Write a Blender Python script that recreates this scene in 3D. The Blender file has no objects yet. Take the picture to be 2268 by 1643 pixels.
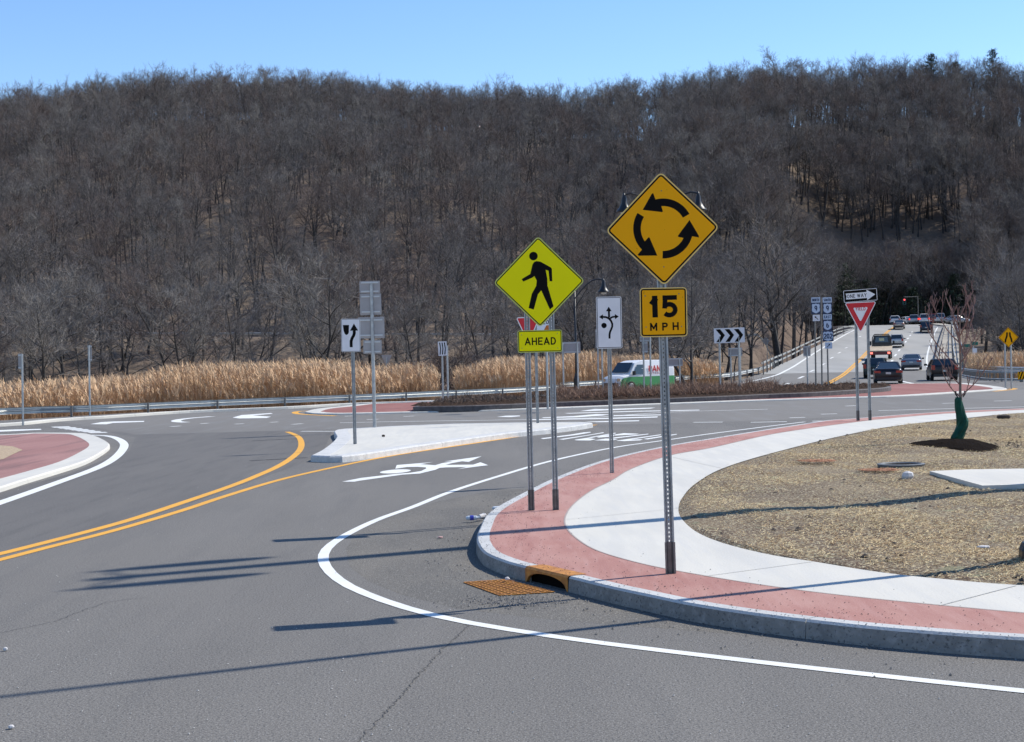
import bpy, math, random
import numpy as np
from mathutils import Vector, Matrix
from mathutils.geometry import tessellate_polygon
R = math.radians
random.seed(7); RNG = np.random.default_rng(7)
scene = bpy.context.scene
COL = scene.collection
# ------------------------------------------------------------------ camera
F = 3300.0; CX = 1133.5; CY = 821.5; HC = 2.22
ROLL = R(1.32); PITCH = math.atan((CY - 795.0) / F)
_r0 = Vector((1, 0, 0)); _v = Vector((0, math.cos(PITCH), -math.sin(PITCH))); _u0 = Vector((0, math.sin(PITCH), math.cos(PITCH)))
_r = math.cos(ROLL) * _r0 - math.sin(ROLL) * _u0
_u = math.cos(ROLL) * _u0 + math.sin(ROLL) * _r0
CM = Matrix((( _r.x, _u.x, -_v.x, 0), (_r.y, _u.y, -_v.y, 0), (_r.z, _u.z, -_v.z, HC), (0, 0, 0, 1)))
cd = bpy.data.cameras.new('camera'); cam = bpy.data.objects.new('camera', cd); COL.objects.link(cam)
cam.matrix_world = CM; cd.sensor_width = 36; cd.sensor_fit = 'HORIZONTAL'; cd.lens = 36 * F / 2267.0
cd.clip_start = 0.1; cd.clip_end = 6000
scene.camera = cam
# ------------------------------------------------------------------ light
SUN_EL = R(45.5); SUN_AZ = R(63.5)      # azimuth from +Y towards +X
w = bpy.data.worlds.new('World'); scene.world = w; w.use_nodes = True
nt = w.node_tree; bg = nt.nodes['Background']
sky = nt.nodes.new('ShaderNodeTexSky'); sky.sky_type = 'NISHITA'; sky.sun_disc = False
sky.sun_elevation = SUN_EL; sky.sun_rotation = SUN_AZ; sky.air_density = 1.0; sky.dust_density = 0.0; sky.ozone_density = 3.0; sky.altitude = 600
hs = nt.nodes.new('ShaderNodeHueSaturation'); hs.inputs['Saturation'].default_value = 1.15
mu_ = nt.nodes.new('ShaderNodeMix'); mu_.data_type = 'RGBA'; mu_.blend_type = 'MULTIPLY'; mu_.inputs[0].default_value = 1; mu_.inputs[7].default_value = (0.99, 0.92, 0.94, 1)
nt.links.new(sky.outputs[0], hs.inputs['Color']); nt.links.new(hs.outputs[0], mu_.inputs[6]); nt.links.new(mu_.outputs[2], bg.inputs[0]); bg.inputs[1].default_value = 0.125
ld = bpy.data.lights.new('sun', 'SUN'); ld.energy = 3.5; ld.angle = R(0.5); ld.color = (1.0, 0.95, 0.855)
sun = bpy.data.objects.new('sun', ld); COL.objects.link(sun)
sd = Vector((math.sin(SUN_AZ) * math.cos(SUN_EL), math.cos(SUN_AZ) * math.cos(SUN_EL), math.sin(SUN_EL)))
sun.rotation_euler = sd.to_track_quat('Z', 'Y').to_euler(); sun.location = (20, -5, 40)
scene.view_settings.view_transform = 'Standard'; scene.view_settings.look = 'None'
scene.view_settings.gamma = 1; scene.view_settings.use_curve_mapping = False; scene.view_settings.exposure = 0.72
# ------------------------------------------------------------------ pixel -> world
def ray(px, py):
    d = _r * ((px - CX) / F) + _u * (-(py - CY) / F) + _v
    return d
def G(px, py, z=0.0):
    d = ray(px, py); t = (z - HC) / d.z
    return Vector((d.x * t, d.y * t, z))
def P3(px, py, Y):
    d = ray(px, py); t = Y / d.y
    return Vector((d.x * t, Y, HC + d.z * t))
def horizon(px): return 795.0 - math.tan(ROLL) * (px - CX)
_PY = [0, 100, 118, 137, 158, 180, 200, 220, 240, 262, 290, 340]
_PZ = [0, 0, 0.08, 0.3, 0.75, 1.5, 2.55, 3.9, 5.4, 6.75, 6.9, 6.6]
def _prof_s(Y): return float(np.interp(Y, _PY, _PZ))
def prof(Y): return sum(_prof_s(Y + k) for k in (-8, -4, 0, 4, 8)) / 5
def S(px, py, dz=0.0):
    d = ray(px, py); Y = 60.0; best = None
    while Y < 262:
        z = HC + d.z / d.y * Y
        if z <= prof(Y) + dz: break
        Y += 0.5
    a, b = Y - 0.5, Y
    for _ in range(20):
        m = (a + b) / 2
        if HC + d.z / d.y * m <= prof(m) + dz: b = m
        else: a = m
    return Vector((d.x / d.y * b, b, prof(b) + dz))
# ------------------------------------------------------------------ materials
MATS = {}
def mat(name, col, rough=0.7, var=0.0, scale=5.0, metal=0.0, bump=0.0, bscale=None, col2=None, spec=0.5, emit=None, detail=4, obj=False, stretch=None):
    if name in MATS: return MATS[name]
    m = bpy.data.materials.new(name); m.use_nodes = True; n = m.node_tree; b = n.nodes['Principled BSDF']
    b.inputs['Base Color'].default_value = (*col, 1); b.inputs['Roughness'].default_value = rough
    b.inputs['Metallic'].default_value = metal; b.inputs['Specular IOR Level'].default_value = spec
    if emit: b.inputs['Emission Color'].default_value = (*emit[0], 1); b.inputs['Emission Strength'].default_value = emit[1]
    if var or bump or col2:
        tc = n.nodes.new('ShaderNodeTexCoord' if obj else 'ShaderNodeNewGeometry')
        src = tc.outputs['Object'] if obj else tc.outputs['Position']
        if stretch:
            mp = n.nodes.new('ShaderNodeMapping'); mp.inputs['Scale'].default_value = stretch
            n.links.new(src, mp.inputs[0]); src = mp.outputs[0]
        if var or col2:
            no = n.nodes.new('ShaderNodeTexNoise'); no.inputs['Scale'].default_value = scale; no.inputs['Detail'].default_value = detail
            n.links.new(src, no.inputs['Vector'])
            rp = n.nodes.new('ShaderNodeValToRGB'); rp.color_ramp.elements[0].position = 0.3; rp.color_ramp.elements[1].position = 0.7
            c2 = col2 or tuple(c * (1 + var) for c in col); c1 = col if col2 else tuple(c * (1 - var) for c in col)
            rp.color_ramp.elements[0].color = (*c1, 1); rp.color_ramp.elements[1].color = (*c2, 1)
            n.links.new(no.outputs[0], rp.inputs[0]); n.links.new(rp.outputs[0], b.inputs['Base Color'])
        if bump:
            nb = n.nodes.new('ShaderNodeTexNoise'); nb.inputs['Scale'].default_value = bscale or scale * 4; nb.inputs['Detail'].default_value = 3
            n.links.new(src, nb.inputs['Vector'])
            bp = n.nodes.new('ShaderNodeBump'); bp.inputs['Strength'].default_value = 1.0; bp.inputs['Distance'].default_value = bump
            n.links.new(nb.outputs[0], bp.inputs['Height']); n.links.new(bp.outputs[0], b.inputs['Normal'])
    MATS[name] = m; return m
def layered(name, base, layers, rough=0.85, bump=None):
    """base colour, then layers (scale, lo, hi, colour, stretch) mixed on top through noise masks"""
    m = bpy.data.materials.new(name); m.use_nodes = True; n = m.node_tree; b = n.nodes['Principled BSDF']
    b.inputs['Roughness'].default_value = rough; b.inputs['Specular IOR Level'].default_value = 0.12 if rough < 0.5 else 0.3
    g = n.nodes.new('ShaderNodeNewGeometry'); cur = n.nodes.new('ShaderNodeRGB'); cur.outputs[0].default_value = (*base, 1); cur = cur.outputs[0]
    for k, (sc, lo, hi, c, st, fac) in enumerate(layers):
        mp = n.nodes.new('ShaderNodeMapping'); mp.inputs['Scale'].default_value = st or (1, 1, 1); mp.inputs['Location'].default_value = (k * 7.3, k * 3.1, 0)
        if st: mp.inputs['Rotation'].default_value = (0, 0, 0.5)
        n.links.new(g.outputs['Position'], mp.inputs[0])
        no = n.nodes.new('ShaderNodeTexNoise'); no.inputs['Scale'].default_value = sc; no.inputs['Detail'].default_value = 5; n.links.new(mp.outputs[0], no.inputs[0])
        mr = n.nodes.new('ShaderNodeMapRange'); mr.inputs[1].default_value = lo; mr.inputs[2].default_value = hi; mr.inputs[4].default_value = fac
        n.links.new(no.outputs[0], mr.inputs[0])
        mx = n.nodes.new('ShaderNodeMix'); mx.data_type = 'RGBA'; mx.inputs[7].default_value = (*c, 1)
        n.links.new(mr.outputs[0], mx.inputs[0]); n.links.new(cur, mx.inputs[6]); cur = mx.outputs[2]
    n.links.new(cur, b.inputs['Base Color'])
    if bump:
        nb = n.nodes.new('ShaderNodeTexNoise'); nb.inputs['Scale'].default_value = bump[0]; nb.inputs['Detail'].default_value = 3
        n.links.new(g.outputs['Position'], nb.inputs['Vector'])
        bp = n.nodes.new('ShaderNodeBump'); bp.inputs['Distance'].default_value = bump[1]; bp.inputs['Strength'].default_value = 1
        n.links.new(nb.outputs[0], bp.inputs['Height']); n.links.new(bp.outputs[0], b.inputs['Normal'])
    MATS[name] = m; return m
ASPHALT = layered('asphalt', (0.148, 0.137, 0.122), [
    (0.12, 0.42, 0.62, (0.116, 0.108, 0.098), None, 0.8), (0.6, 0.45, 0.7, (0.172, 0.16, 0.144), (1, 0.15, 1), 0.7),
    (2.6, 0.5, 0.75, (0.105, 0.10, 0.094), (1, 0.12, 1), 0.55), (80, 0.5, 0.62, (0.29, 0.278, 0.26), None, 0.7), (55, 0.52, 0.62, (0.05, 0.05, 0.052), None, 0.7),
    (22, 0.70, 0.76, (0.33, 0.32, 0.31), None, 0.7)], 0.85, (110, 0.004))
ASPH_DARK = layered('fresh_asphalt', (0.122, 0.114, 0.105), [
    (0.5, 0.42, 0.68, (0.150, 0.140, 0.127), (1, 0.15, 1), 0.8), (3.5, 0.48, 0.7, (0.092, 0.088, 0.082), (1, 0.1, 1), 0.7),
    (75, 0.5, 0.62, (0.21, 0.2, 0.19), None, 0.6), (50, 0.52, 0.62, (0.045, 0.045, 0.048), None, 0.6)], 0.85, (110, 0.003))
ASPH_LIGHT = layered('worn_asphalt', (0.180, 0.168, 0.152), [
    (0.15, 0.42, 0.62, (0.15, 0.141, 0.13), (1, 0.2, 1), 0.8), (2.0, 0.5, 0.7, (0.20, 0.195, 0.188), (1, 0.15, 1), 0.6),
    (60, 0.5, 0.7, (0.10, 0.10, 0.10), None, 0.4)], 0.85, (90, 0.003))
GUTTER = layered('gritty_asphalt', (0.13, 0.121, 0.108), [(1.2, 0.4, 0.65, (0.19, 0.172, 0.145), (1, 0.4, 1), 0.8), (14, 0.55, 0.7, (0.26, 0.245, 0.22), None, 0.5),
    (80, 0.48, 0.6, (0.055, 0.055, 0.056), None, 0.8), (45, 0.58, 0.66, (0.36, 0.34, 0.3), None, 0.7)], 0.9, (70, 0.008))
CONC = layered('concrete', (0.56, 0.535, 0.475), [(0.5, 0.4, 0.65, (0.60, 0.575, 0.515), None, 0.7), (3, 0.42, 0.7, (0.46, 0.45, 0.42), (1, 0.15, 1), 0.6), (9, 0.45, 0.7, (0.50, 0.49, 0.46), (1, .1, 1), 0.6),
    (38, 0.68, 0.74, (0.30, 0.27, 0.24), None, 0.6), (120, 0.5, 0.7, (0.50, 0.49, 0.46), None, 0.35)], 0.8, (40, 0.003))
KERB = layered('kerb_concrete', (0.54, 0.535, 0.52), [(4, 0.45, 0.65, (0.42, 0.42, 0.41), None, 0.8), (26, 0.55, 0.7, (0.3, 0.3, 0.3), None, 0.7), (90, 0.5, 0.65, (0.62, 0.61, 0.6), None, 0.5)], 0.85, (50, 0.006))
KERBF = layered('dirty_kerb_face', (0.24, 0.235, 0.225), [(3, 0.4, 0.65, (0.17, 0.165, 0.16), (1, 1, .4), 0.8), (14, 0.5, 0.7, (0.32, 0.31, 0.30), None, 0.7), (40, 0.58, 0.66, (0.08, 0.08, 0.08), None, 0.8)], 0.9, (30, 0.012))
REDC = layered('red_concrete', (0.36, 0.175, 0.145), [(0.7, 0.4, 0.7, (0.43, 0.25, 0.21), None, 0.8), (5, 0.45, 0.7, (0.30, 0.13, 0.11), (1, 0.2, 1), 0.7), (12, 0.5, 0.7, (0.42, 0.24, 0.21), (1, .12, 1), 0.6),
    (60, 0.55, 0.7, (0.52, 0.30, 0.27), None, 0.5), (30, 0.70, 0.75, (0.16, 0.09, 0.08), None, 0.7)], 0.85, (60, 0.003))
REDF = layered('red_asphalt', (0.25, 0.10, 0.085), [(0.8, 0.4, 0.65, (0.31, 0.145, 0.125), (1, 0.2, 1), 0.8), (20, 0.5, 0.7, (0.17, 0.08, 0.07), None, 0.6)], 0.9, (60, 0.004))
WHITE = layered('white_road_paint', (0.72, 0.72, 0.69), [(1.5, 0.45, 0.7, (0.62, 0.62, 0.59), None, 0.6), (25, 0.60, 0.75, (0.45, 0.45, 0.43), None, 0.5), (120, 0.6, 0.75, (0.35, 0.35, 0.34), None, 0.5)], 0.65)
FAINT = layered('worn_white_paint', (0.45, 0.46, 0.44), [(6, 0.45, 0.6, (0.25, 0.25, 0.245), None, 0.9), (40, 0.5, 0.6, (0.5, 0.5, 0.48), None, 0.5)], 0.7)
YELLOW = layered('yellow_road_paint', (0.72, 0.36, 0.045), [(1.5, 0.45, 0.7, (0.62, 0.31, 0.05), None, 0.6), (25, 0.60, 0.75, (0.45, 0.24, 0.06), None, 0.5)], 0.65)
TAR = mat('dark_sealant', (0.03, 0.03, 0.032), 0.8, 0.4, 30)
SOIL = layered('straw_soil', (0.11, 0.072, 0.045), [(0.45, 0.4, 0.62, (0.28, 0.21, 0.12), None, 0.7), (7, 0.5, 0.62, (0.13, 0.085, 0.055), None, 0.7),
    (28, 0.48, 0.62, (0.50, 0.44, 0.30), None, 0.8), (55, 0.5, 0.62, (0.10, 0.07, 0.05), None, 0.7), (3, 0.62, 0.72, (0.22, 0.24, 0.14), None, 0.5)], 0.95, (40, 0.03))
MULCH = mat('mulch', (0.016, 0.011, 0.008), 1, spec=0.05, col2=(0.085, 0.055, 0.040), scale=14, bump=0.03, bscale=30)
DIRT = layered('dirt', (0.15, 0.115, 0.085), [(0.05, 0.4, 0.6, (0.19, 0.15, 0.11), None, 0.8), (1.5, 0.5, 0.7, (0.10, 0.08, 0.06), None, 0.7), (8, 0.5, 0.7, (0.22, 0.17, 0.12), None, 0.5)], 1.0, (4, 0.1))
FLOOR = layered('leaf_litter', (0.15, 0.108, 0.083), [(0.03, 0.4, 0.6, (0.20, 0.155, 0.11), None, 0.8), (0.35, 0.5, 0.7, (0.10, 0.08, 0.065), None, 0.7), (2.5, 0.5, 0.7, (0.13, 0.10, 0.08), None, 0.6)], 1.0, (0.8, 0.5))
GALV = mat('galvanised_steel', (0.36, 0.37, 0.38), 0.42, 0.18, 9, metal=0.65, obj=True)
GALVD = mat('weathered_steel', (0.20, 0.185, 0.17), 0.55, 0.25, 12, metal=0.5, obj=True)
RAILM = mat('guardrail_steel', (0.50, 0.51, 0.50), 0.4, 0.12, 3, metal=0.55, obj=True)
ALU = mat('sign_back_aluminium', (0.34, 0.32, 0.32), 0.5, 0.05, 4, metal=0.3, obj=True)
BRACK = mat('sign_bracket', (0.5, 0.51, 0.53), 0.4, metal=0.4)
BLACK = mat('black_legend', (0.005, 0.004, 0.004), 0.6, spec=0.1)
SYEL = layered('yellow_sign_sheeting', (1.0, 0.42, 0.0), [(3, 0.4, 0.7, (0.96, 0.40, 0.0), None, 0.6), (45, 0.70, 0.74, (0.36, 0.17, 0.01), None, 0.7)], 0.38)
SYEDGE = mat('yellow_sign_margin', (0.88, 0.58, 0.16), 0.4)
SLIME = layered('lime_sign_sheeting', (0.92, 0.82, 0.0), [(3, 0.4, 0.7, (0.88, 0.78, 0.0), None, 0.6), (45, 0.71, 0.75, (0.28, 0.28, 0.02), None, 0.6)], 0.38)
SLEDGE = mat('lime_sign_margin', (0.62, 0.66, 0.14), 0.4)
SWHITE = mat('white_sign_sheeting', (0.80, 0.77, 0.77), 0.5, 0.04, 5, obj=True, spec=.15)
SRED = mat('red_sign_sheeting', (0.58, 0.003, 0.015), 0.4, 0.06, 5, obj=True)
SORANGE = mat('orange_sign_sheeting', (0.55, 0.13, 0.01), 0.4)
LAMPB = mat('black_lamp_paint', (0.012, 0.012, 0.014), 0.4)
RUST = mat('rusty_iron', (0.30, 0.11, 0.022), 0.75, col2=(0.52, 0.22, 0.035), scale=14, bump=0.004, bscale=80, detail=5)
DARK = mat('dark_cavity', (0.004, 0.003, 0.003), 0.9, spec=.05)
BARK = mat('grey_bark', (0.048, 0.043, 0.04), 0.95, 0.35, 3, obj=True)
TWIG = mat('twigs', (0.165, 0.147, 0.137), 0.95, 0.30, 0.35, obj=False)
TWIGR = mat('reddish_twigs', (0.15, 0.115, 0.10), 0.95, 0.25, 0.35)
TWIGG = mat('pale_twigs', (0.215, 0.195, 0.175), 0.95, 0.25, 0.35)
PINE = mat('pine_needles', (0.025, 0.045, 0.022), 0.8, 0.4, 1.5)
PLUME = mat('reed_plumes', (0.60, 0.405, 0.24), 0.9, 0.22, 1.5)
STALK = mat('reed_stalks', (0.47, 0.31, 0.18), 0.9, 0.25, 1.2)
DRYW = mat('dry_weeds', (0.27, 0.165, 0.11), 0.95, 0.4, 2.5)
STRAW = [mat('straw_a', (0.76, 0.60, 0.33), 0.85), mat('straw_b', (0.52, 0.35, 0.165), 0.85), mat('straw_c', (0.18, 0.095, 0.05), 0.9), mat('straw_d', (0.60, 0.54, 0.32), 0.85)]
GLASS = mat('car_glass', (0.02, 0.03, 0.04), 0.08, spec=0.9)
TYRE = mat('tyre_rubber', (0.015, 0.015, 0.015), 0.85)
RIM = mat('wheel_rim', (0.35, 0.35, 0.36), 0.35, metal=0.8)
TAIL = mat('tail_light_red', (0.35, 0.01, 0.01), 0.2)
CHROME = mat('bright_trim', (0.6, 0.6, 0.6), 0.25, metal=0.9)
PLATE = mat('number_plate', (0.55, 0.55, 0.5), 0.5)
PLAST = mat('black_plastic', (0.02, 0.02, 0.02), 0.6)
# ------------------------------------------------------------------ mesh helpers
def link(o, parent=None, **kw):
    COL.objects.link(o)
    if parent is not None: o.parent = parent
    for k, v in kw.items(): o[k] = v
    return o
def tag(o, label=None, cat=None, group=None, kind=None):
    if label: o['label'] = label
    if cat: o['category'] = cat
    if group: o['group'] = group
    if kind: o['kind'] = kind
    return o
def thing(name, loc, label, cat, group=None, rz=0.0):
    o = bpy.data.objects.new(name, None); o.empty_display_size = 0.2; COL.objects.link(o)
    o.location = loc; o.rotation_euler = (0, 0, rz); return tag(o, label, cat, group)
class MB:
    def __init__(s): s.v = []; s.f = []; s.m = []
    def add(s, vs, fs, mi=0):
        k = len(s.v); s.v += [tuple(v) for v in vs]; s.f += [tuple(i + k for i in f) for f in fs]; s.m += [mi] * len(fs); return s
    def box(s, x0, x1, y0, y1, z0, z1, mi=0):
        vs = [(x, y, z) for z in (z0, z1) for y in (y0, y1) for x in (x0, x1)]
        return s.add(vs, [(0, 2, 3, 1), (4, 5, 7, 6), (0, 1, 5, 4), (2, 6, 7, 3), (0, 4, 6, 2), (1, 3, 7, 5)], mi)
    def tube(s, pts, rad, n=6, mi=0, cap=True):
        pts = [Vector(p) for p in pts]; rs = rad if isinstance(rad, (list, tuple)) else [rad] * len(pts); rings = []
        vs = []; fs = []
        for i, p in enumerate(pts):
            d = (pts[min(i + 1, len(pts) - 1)] - pts[max(i - 1, 0)]).normalized()
            a = d.orthogonal().normalized() if i == 0 else (a - d * a.dot(d)).normalized()
            b = d.cross(a)
            for k in range(n):
                t = 2 * math.pi * k / n; vs.append(p + (a * math.cos(t) + b * math.sin(t)) * rs[i])
        for i in range(len(pts) - 1):
            for k in range(n):
                k2 = (k + 1) % n; fs.append((i * n + k, i * n + k2, (i + 1) * n + k2, (i + 1) * n + k))
        if cap: fs.append(tuple(range(n))[::-1]); fs.append(tuple((len(pts) - 1) * n + k for k in range(n)))
        return s.add(vs, fs, mi)
    def lathe(s, prof_, n=16, mi=0, c=(0, 0, 0)):
        vs = []; fs = []
        for r, z in prof_:
            for k in range(n): t = 2 * math.pi * k / n; vs.append((c[0] + r * math.cos(t), c[1] + r * math.sin(t), c[2] + z))
        for i in range(len(prof_) - 1):
            for k in range(n): k2 = (k + 1) % n; fs.append((i * n + k, i * n + k2, (i + 1) * n + k2, (i + 1) * n + k))
        fs.append(tuple(range(n))[::-1]); fs.append(tuple((len(prof_) - 1) * n + k for k in range(n)))
        return s.add(vs, fs, mi)
    def poly(s, pts, mi=0):            # flat polygon in 3D, any outline, triangulated
        pts = [Vector(p) for p in pts]; tr = tessellate_polygon([pts]); fs = []
        for t in tr: fs.append(t)
        return s.add(pts, fs, mi)
    def face2d(s, pts, y, mi=0):       # polygon in local XZ facing -Y
        vs = [Vector((x, y, z)) for x, z in pts]; tr = tessellate_polygon([vs]); fs = []
        for a, b, c in tr:
            nrm = (vs[b] - vs[a]).cross(vs[c] - vs[a]); fs.append((a, b, c) if nrm.y < 0 else (a, c, b))
        return s.add(vs, fs, mi)
    def ring2d(s, o, i, y, mi=0):
        n = len(o); vs = [(x, y, z) for x, z in o] + [(x, y, z) for x, z in i]
        return s.add(vs, [(k, (k + 1) % n, n + (k + 1) % n, n + k) for k in range(n)], mi)
    def plate2d(s, pts, y0, y1, mf=0, mb=0):
        s.face2d(pts, y0, mf); n = len(pts)
        vs = [Vector((x, y1, z)) for x, z in pts]; tr = tessellate_polygon([vs]); s.add(vs, [tuple(t) for t in tr], mb)
        vs = [(x, y0, z) for x, z in pts] + [(x, y1, z) for x, z in pts]
        return s.add(vs, [(k, (k + 1) % n, n + (k + 1) % n, n + k) for k in range(n)], mb)
    def build(s, name, mats, parent=None, smooth=False, fixn=False):
        me = bpy.data.meshes.new(name); me.from_pydata(s.v, [], s.f); mats = mats if isinstance(mats, (list, tuple)) else [mats]
        for m in mats: me.materials.append(m)
        me.polygons.foreach_set('material_index', s.m)
        if smooth: me.polygons.foreach_set('use_smooth', [True] * len(s.f))
        if fixn:
            import bmesh; bm = bmesh.new(); bm.from_mesh(me); bmesh.ops.recalc_face_normals(bm, faces=bm.faces); bm.to_mesh(me); bm.free()
        me.update(); o = bpy.data.objects.new(name, me); COL.objects.link(o)
        if parent is not None: o.parent = parent
        return o
def np_mesh(name, V, Fc, n, mats, mi=None, smooth=False):
    me = bpy.data.meshes.new(name); V = np.asarray(V, np.float32); Fc = np.asarray(Fc, np.int32)
    me.vertices.add(len(V)); me.vertices.foreach_set('co', V.ravel())
    me.loops.add(Fc.size); me.loops.foreach_set('vertex_index', Fc.ravel())
    me.polygons.add(len(Fc)); me.polygons.foreach_set('loop_start', np.arange(0, Fc.size, n, dtype=np.int32))
    for m in mats: me.materials.append(m)
    if mi is not None: me.polygons.foreach_set('material_index', np.asarray(mi, np.int32))
    if smooth: me.polygons.foreach_set('use_smooth', np.ones(len(Fc), bool))
    me.update(calc_edges=True); me.validate(); return me
def cr(pts, n=5):                       # Catmull-Rom smoothing
    P = [Vector(p) for p in pts]; out = []
    for i in range(len(P) - 1):
        a = P[max(i - 1, 0)]; b = P[i]; c = P[i + 1]; d = P[min(i + 2, len(P) - 1)]
        for k in range(n):
            t = k / n; out.append(0.5 * ((2 * b) + (c - a) * t + (2 * a - 5 * b + 4 * c - d) * t * t + (3 * b - a - 3 * c + d) * t ** 3))
    out.append(P[-1]); return out
def resample(P, n):
    P = np.array([tuple(p) for p in P]); L = np.r_[0, np.cumsum(np.linalg.norm(np.diff(P, axis=0), axis=1))]
    t = np.linspace(0, L[-1], n); return [Vector([np.interp(x, L, P[:, k]) for k in range(3)]) for x in t]
def length(P): return sum((P[i + 1] - P[i]).length for i in range(len(P) - 1))
def offs(P, d):                         # sideways offset (left of travel positive)
    out = []
    for i, p in enumerate(P):
        t = (P[min(i + 1, len(P) - 1)] - P[max(i - 1, 0)]); t.z = 0; t.normalize(); out.append(p + Vector((-t.y, t.x, 0)) * d)
    return out
def strip(mb, A, B, mi=0):
    n = len(A); mb.add(list(A) + list(B), [(i, i + 1, n + i + 1, n + i) for i in range(n - 1)], mi)
def up(o):                              # make flat sheets face upward
    me = o.data; 
    for p in me.polygons:
        if p.normal.z < 0: p.flip()
    return o
# ------------------------------------------------------------------ terrain
_farpx = [(-500, 962), (0, 931), (290, 914), (640, 900), (900, 888), (1133, 879), (1250, 871), (1400, 861), (1500, 855), (1700, 843)]
_far = [G(x, y) for x, y in _farpx]
_fx = [p.x for p in _far]; _fy = [p.y for p in _far]
def far_y(x):
    return np.interp(x, _fx + [30, 40, 60], _fy + [110, 108, 104])
_toppx = [-500, 0, 100, 230, 380, 600, 750, 900, 1000, 1150, 1280, 1340, 1400, 1500, 1700, 1850, 2000, 2200, 2267, 2700]
_topy = [238, 200, 190, 167, 158, 156, 160, 174, 182, 181, 194, 190, 170, 158, 142, 132, 126, 120, 138, 165]
def sst(x): x = np.clip(x, 0, 1); return x * x * (3 - 2 * x)
def hill_par(u):
    px = CX + F * u; k = sst((px - 1200) / 260); Zr = 560 * (1 - k) + 430 * k
    Z0 = 240 + 55 * sst((px - 1650) / 250)
    top = np.interp(px, _toppx, _topy); hy = 795 - math.tan(ROLL) * (px - CX)
    Hr = HC + (hy - top) / F * Zr - (19.0 - 0.5 * k)
    return Zr, Z0, Hr
def bench(u): return 5.4 - 6 * u + 2.2 * sst((u - 0.16) / 0.08)
def terr(x, y):
    x = np.asarray(x, float); y = np.asarray(y, float); u = x / np.maximum(y, 1.0)
    h = np.where(y > 40, -0.08 - 0.95 * sst((y - far_y(x) - 0.3) / 2.5), -0.08)
    h = np.where(u > 0.225, np.where(y > 90, -0.08 - 0.3 * sst((y - 112) / 12) + 0 * h, h), h)
    b = bench(u); rt = u > 0.17; h = h + (b - h) * np.where(rt, sst((y - 225) / 50), sst((y - 188) / 36))
    Zr, Z0, Hr = hill_par(u); t = np.clip((y - Z0) / (Zr - Z0), 0, 2.2)
    prof_ = np.where(t < 1, 1.25 * t - 0.25 * t ** 3, 1 - 0.25 * (t - 1) ** 2 - 0.0 * t)
    rough = (np.sin(x * 0.045 + y * 0.02) * np.sin(y * 0.05 - x * 0.013) * 2.0 + np.sin(x * 0.11 + 1) * np.sin(y * 0.09)) * sst(t * 3) * (1 - 0.7 * sst((t - .6) * 3))
    h = h + np.where(t > 0, (Hr - b) * prof_ + rough, 0)
    if _LX:
        inn = (x > np.interp(y, _LX[0], _LX[1]) - 3) & (x < np.interp(y, _LX[0], _LX[2]) + 3) & (y > 92) & (y < 330)
        h = np.where(inn, np.minimum(h, np.interp(y, _LX[0], _LX[3]) - .6), h)
    return h
_LX = []
_le = [S(*p) for p in [(1430, 873), (1540, 862), (1620, 846), (1690, 826), (1730, 806), (1790, 775), (1850, 744), (1893, 726)]]; _re = [S(*p) for p in [(2290, 857), (2230, 851), (2160, 838), (2135, 818), (2130, 797), (2124, 765), (2118, 738), (2113, 722)]]
_yy = list(np.arange(90, 334, 4.0)); _LX = [_yy, [float(np.interp(v, [p.y for p in _le], [p.x for p in _le])) for v in _yy], [float(np.interp(v, [p.y for p in _re], [p.x for p in _re])) + max(0, v - 258) * .35 for v in _yy], [prof(v) for v in _yy]]
def build_terrain():
    ys = np.concatenate([np.linspace(-60, 60, 7), np.arange(62, 250, 2.0), np.arange(250, 620, 5.0), np.linspace(640, 1500, 14)])
    us = np.linspace(-1, 1, 241)
    V = []
    for y in ys:
        wdt = 0.5 * max(y, 60) + 90
        xs = us * wdt
        V.append(np.stack([xs, np.full_like(xs, y), terr(xs, np.full_like(xs, y))], 1))
    V = np.concatenate(V); n = len(us); Fc = []
    for j in range(len(ys) - 1):
        a = np.arange(n - 1) + j * n; Fc.append(np.stack([a, a + 1, a + n + 1, a + n], 1))
    Fc = np.concatenate(Fc); cy = V[Fc[:, 0], 1]
    me = np_mesh('ground', V, Fc, 4, [DIRT, FLOOR], (cy > 140).astype(int), True)
    o = bpy.data.objects.new('ground', me); COL.objects.link(o); o['kind'] = 'structure'; return o
build_terrain()
# ------------------------------------------------------------------ roads
def sheet(name, px, z, m, parent=None, smooth=0, kind='structure', mat_i=0):
    P = [G(x, y, z) for x, y in px]
    if smooth: P = cr(P + [P[0]], smooth)[:-1]
    o = up(MB().poly(P).build(name, m, parent))
    if parent is None and kind: o['kind'] = kind
    return o
farline = _far[:-2]
_mb = MB(); P = [Vector((-75, -30, 0)), Vector((75, -30, 0)), Vector((95, 96, 0)), Vector((45, 104, 0)), Vector((20, 104, 0))] + [p.copy() for p in reversed(_far[:-1])] + [Vector((-75, 40, 0))]
_mb.poly(P); road = up(_mb.build('road', ASPHALT)); road['kind'] = 'structure'
def ribbon(name, P, wd, m, parent=None, n=None, ends=None):
    P = resample(P, n or max(2, int(length(P) / 0.5)))
    A = offs(P, wd / 2); B = offs(P, -wd / 2); mb = MB(); strip(mb, A, B); return up(mb.build(name, m, parent))
def line(name, px, wd, m, z=0.0045, smooth=5):
    P = [G(x, y, z) for x, y in px]
    if smooth and len(P) > 2: P = cr(P, smooth)
    return ribbon(name, P, wd, m, road)
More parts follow.
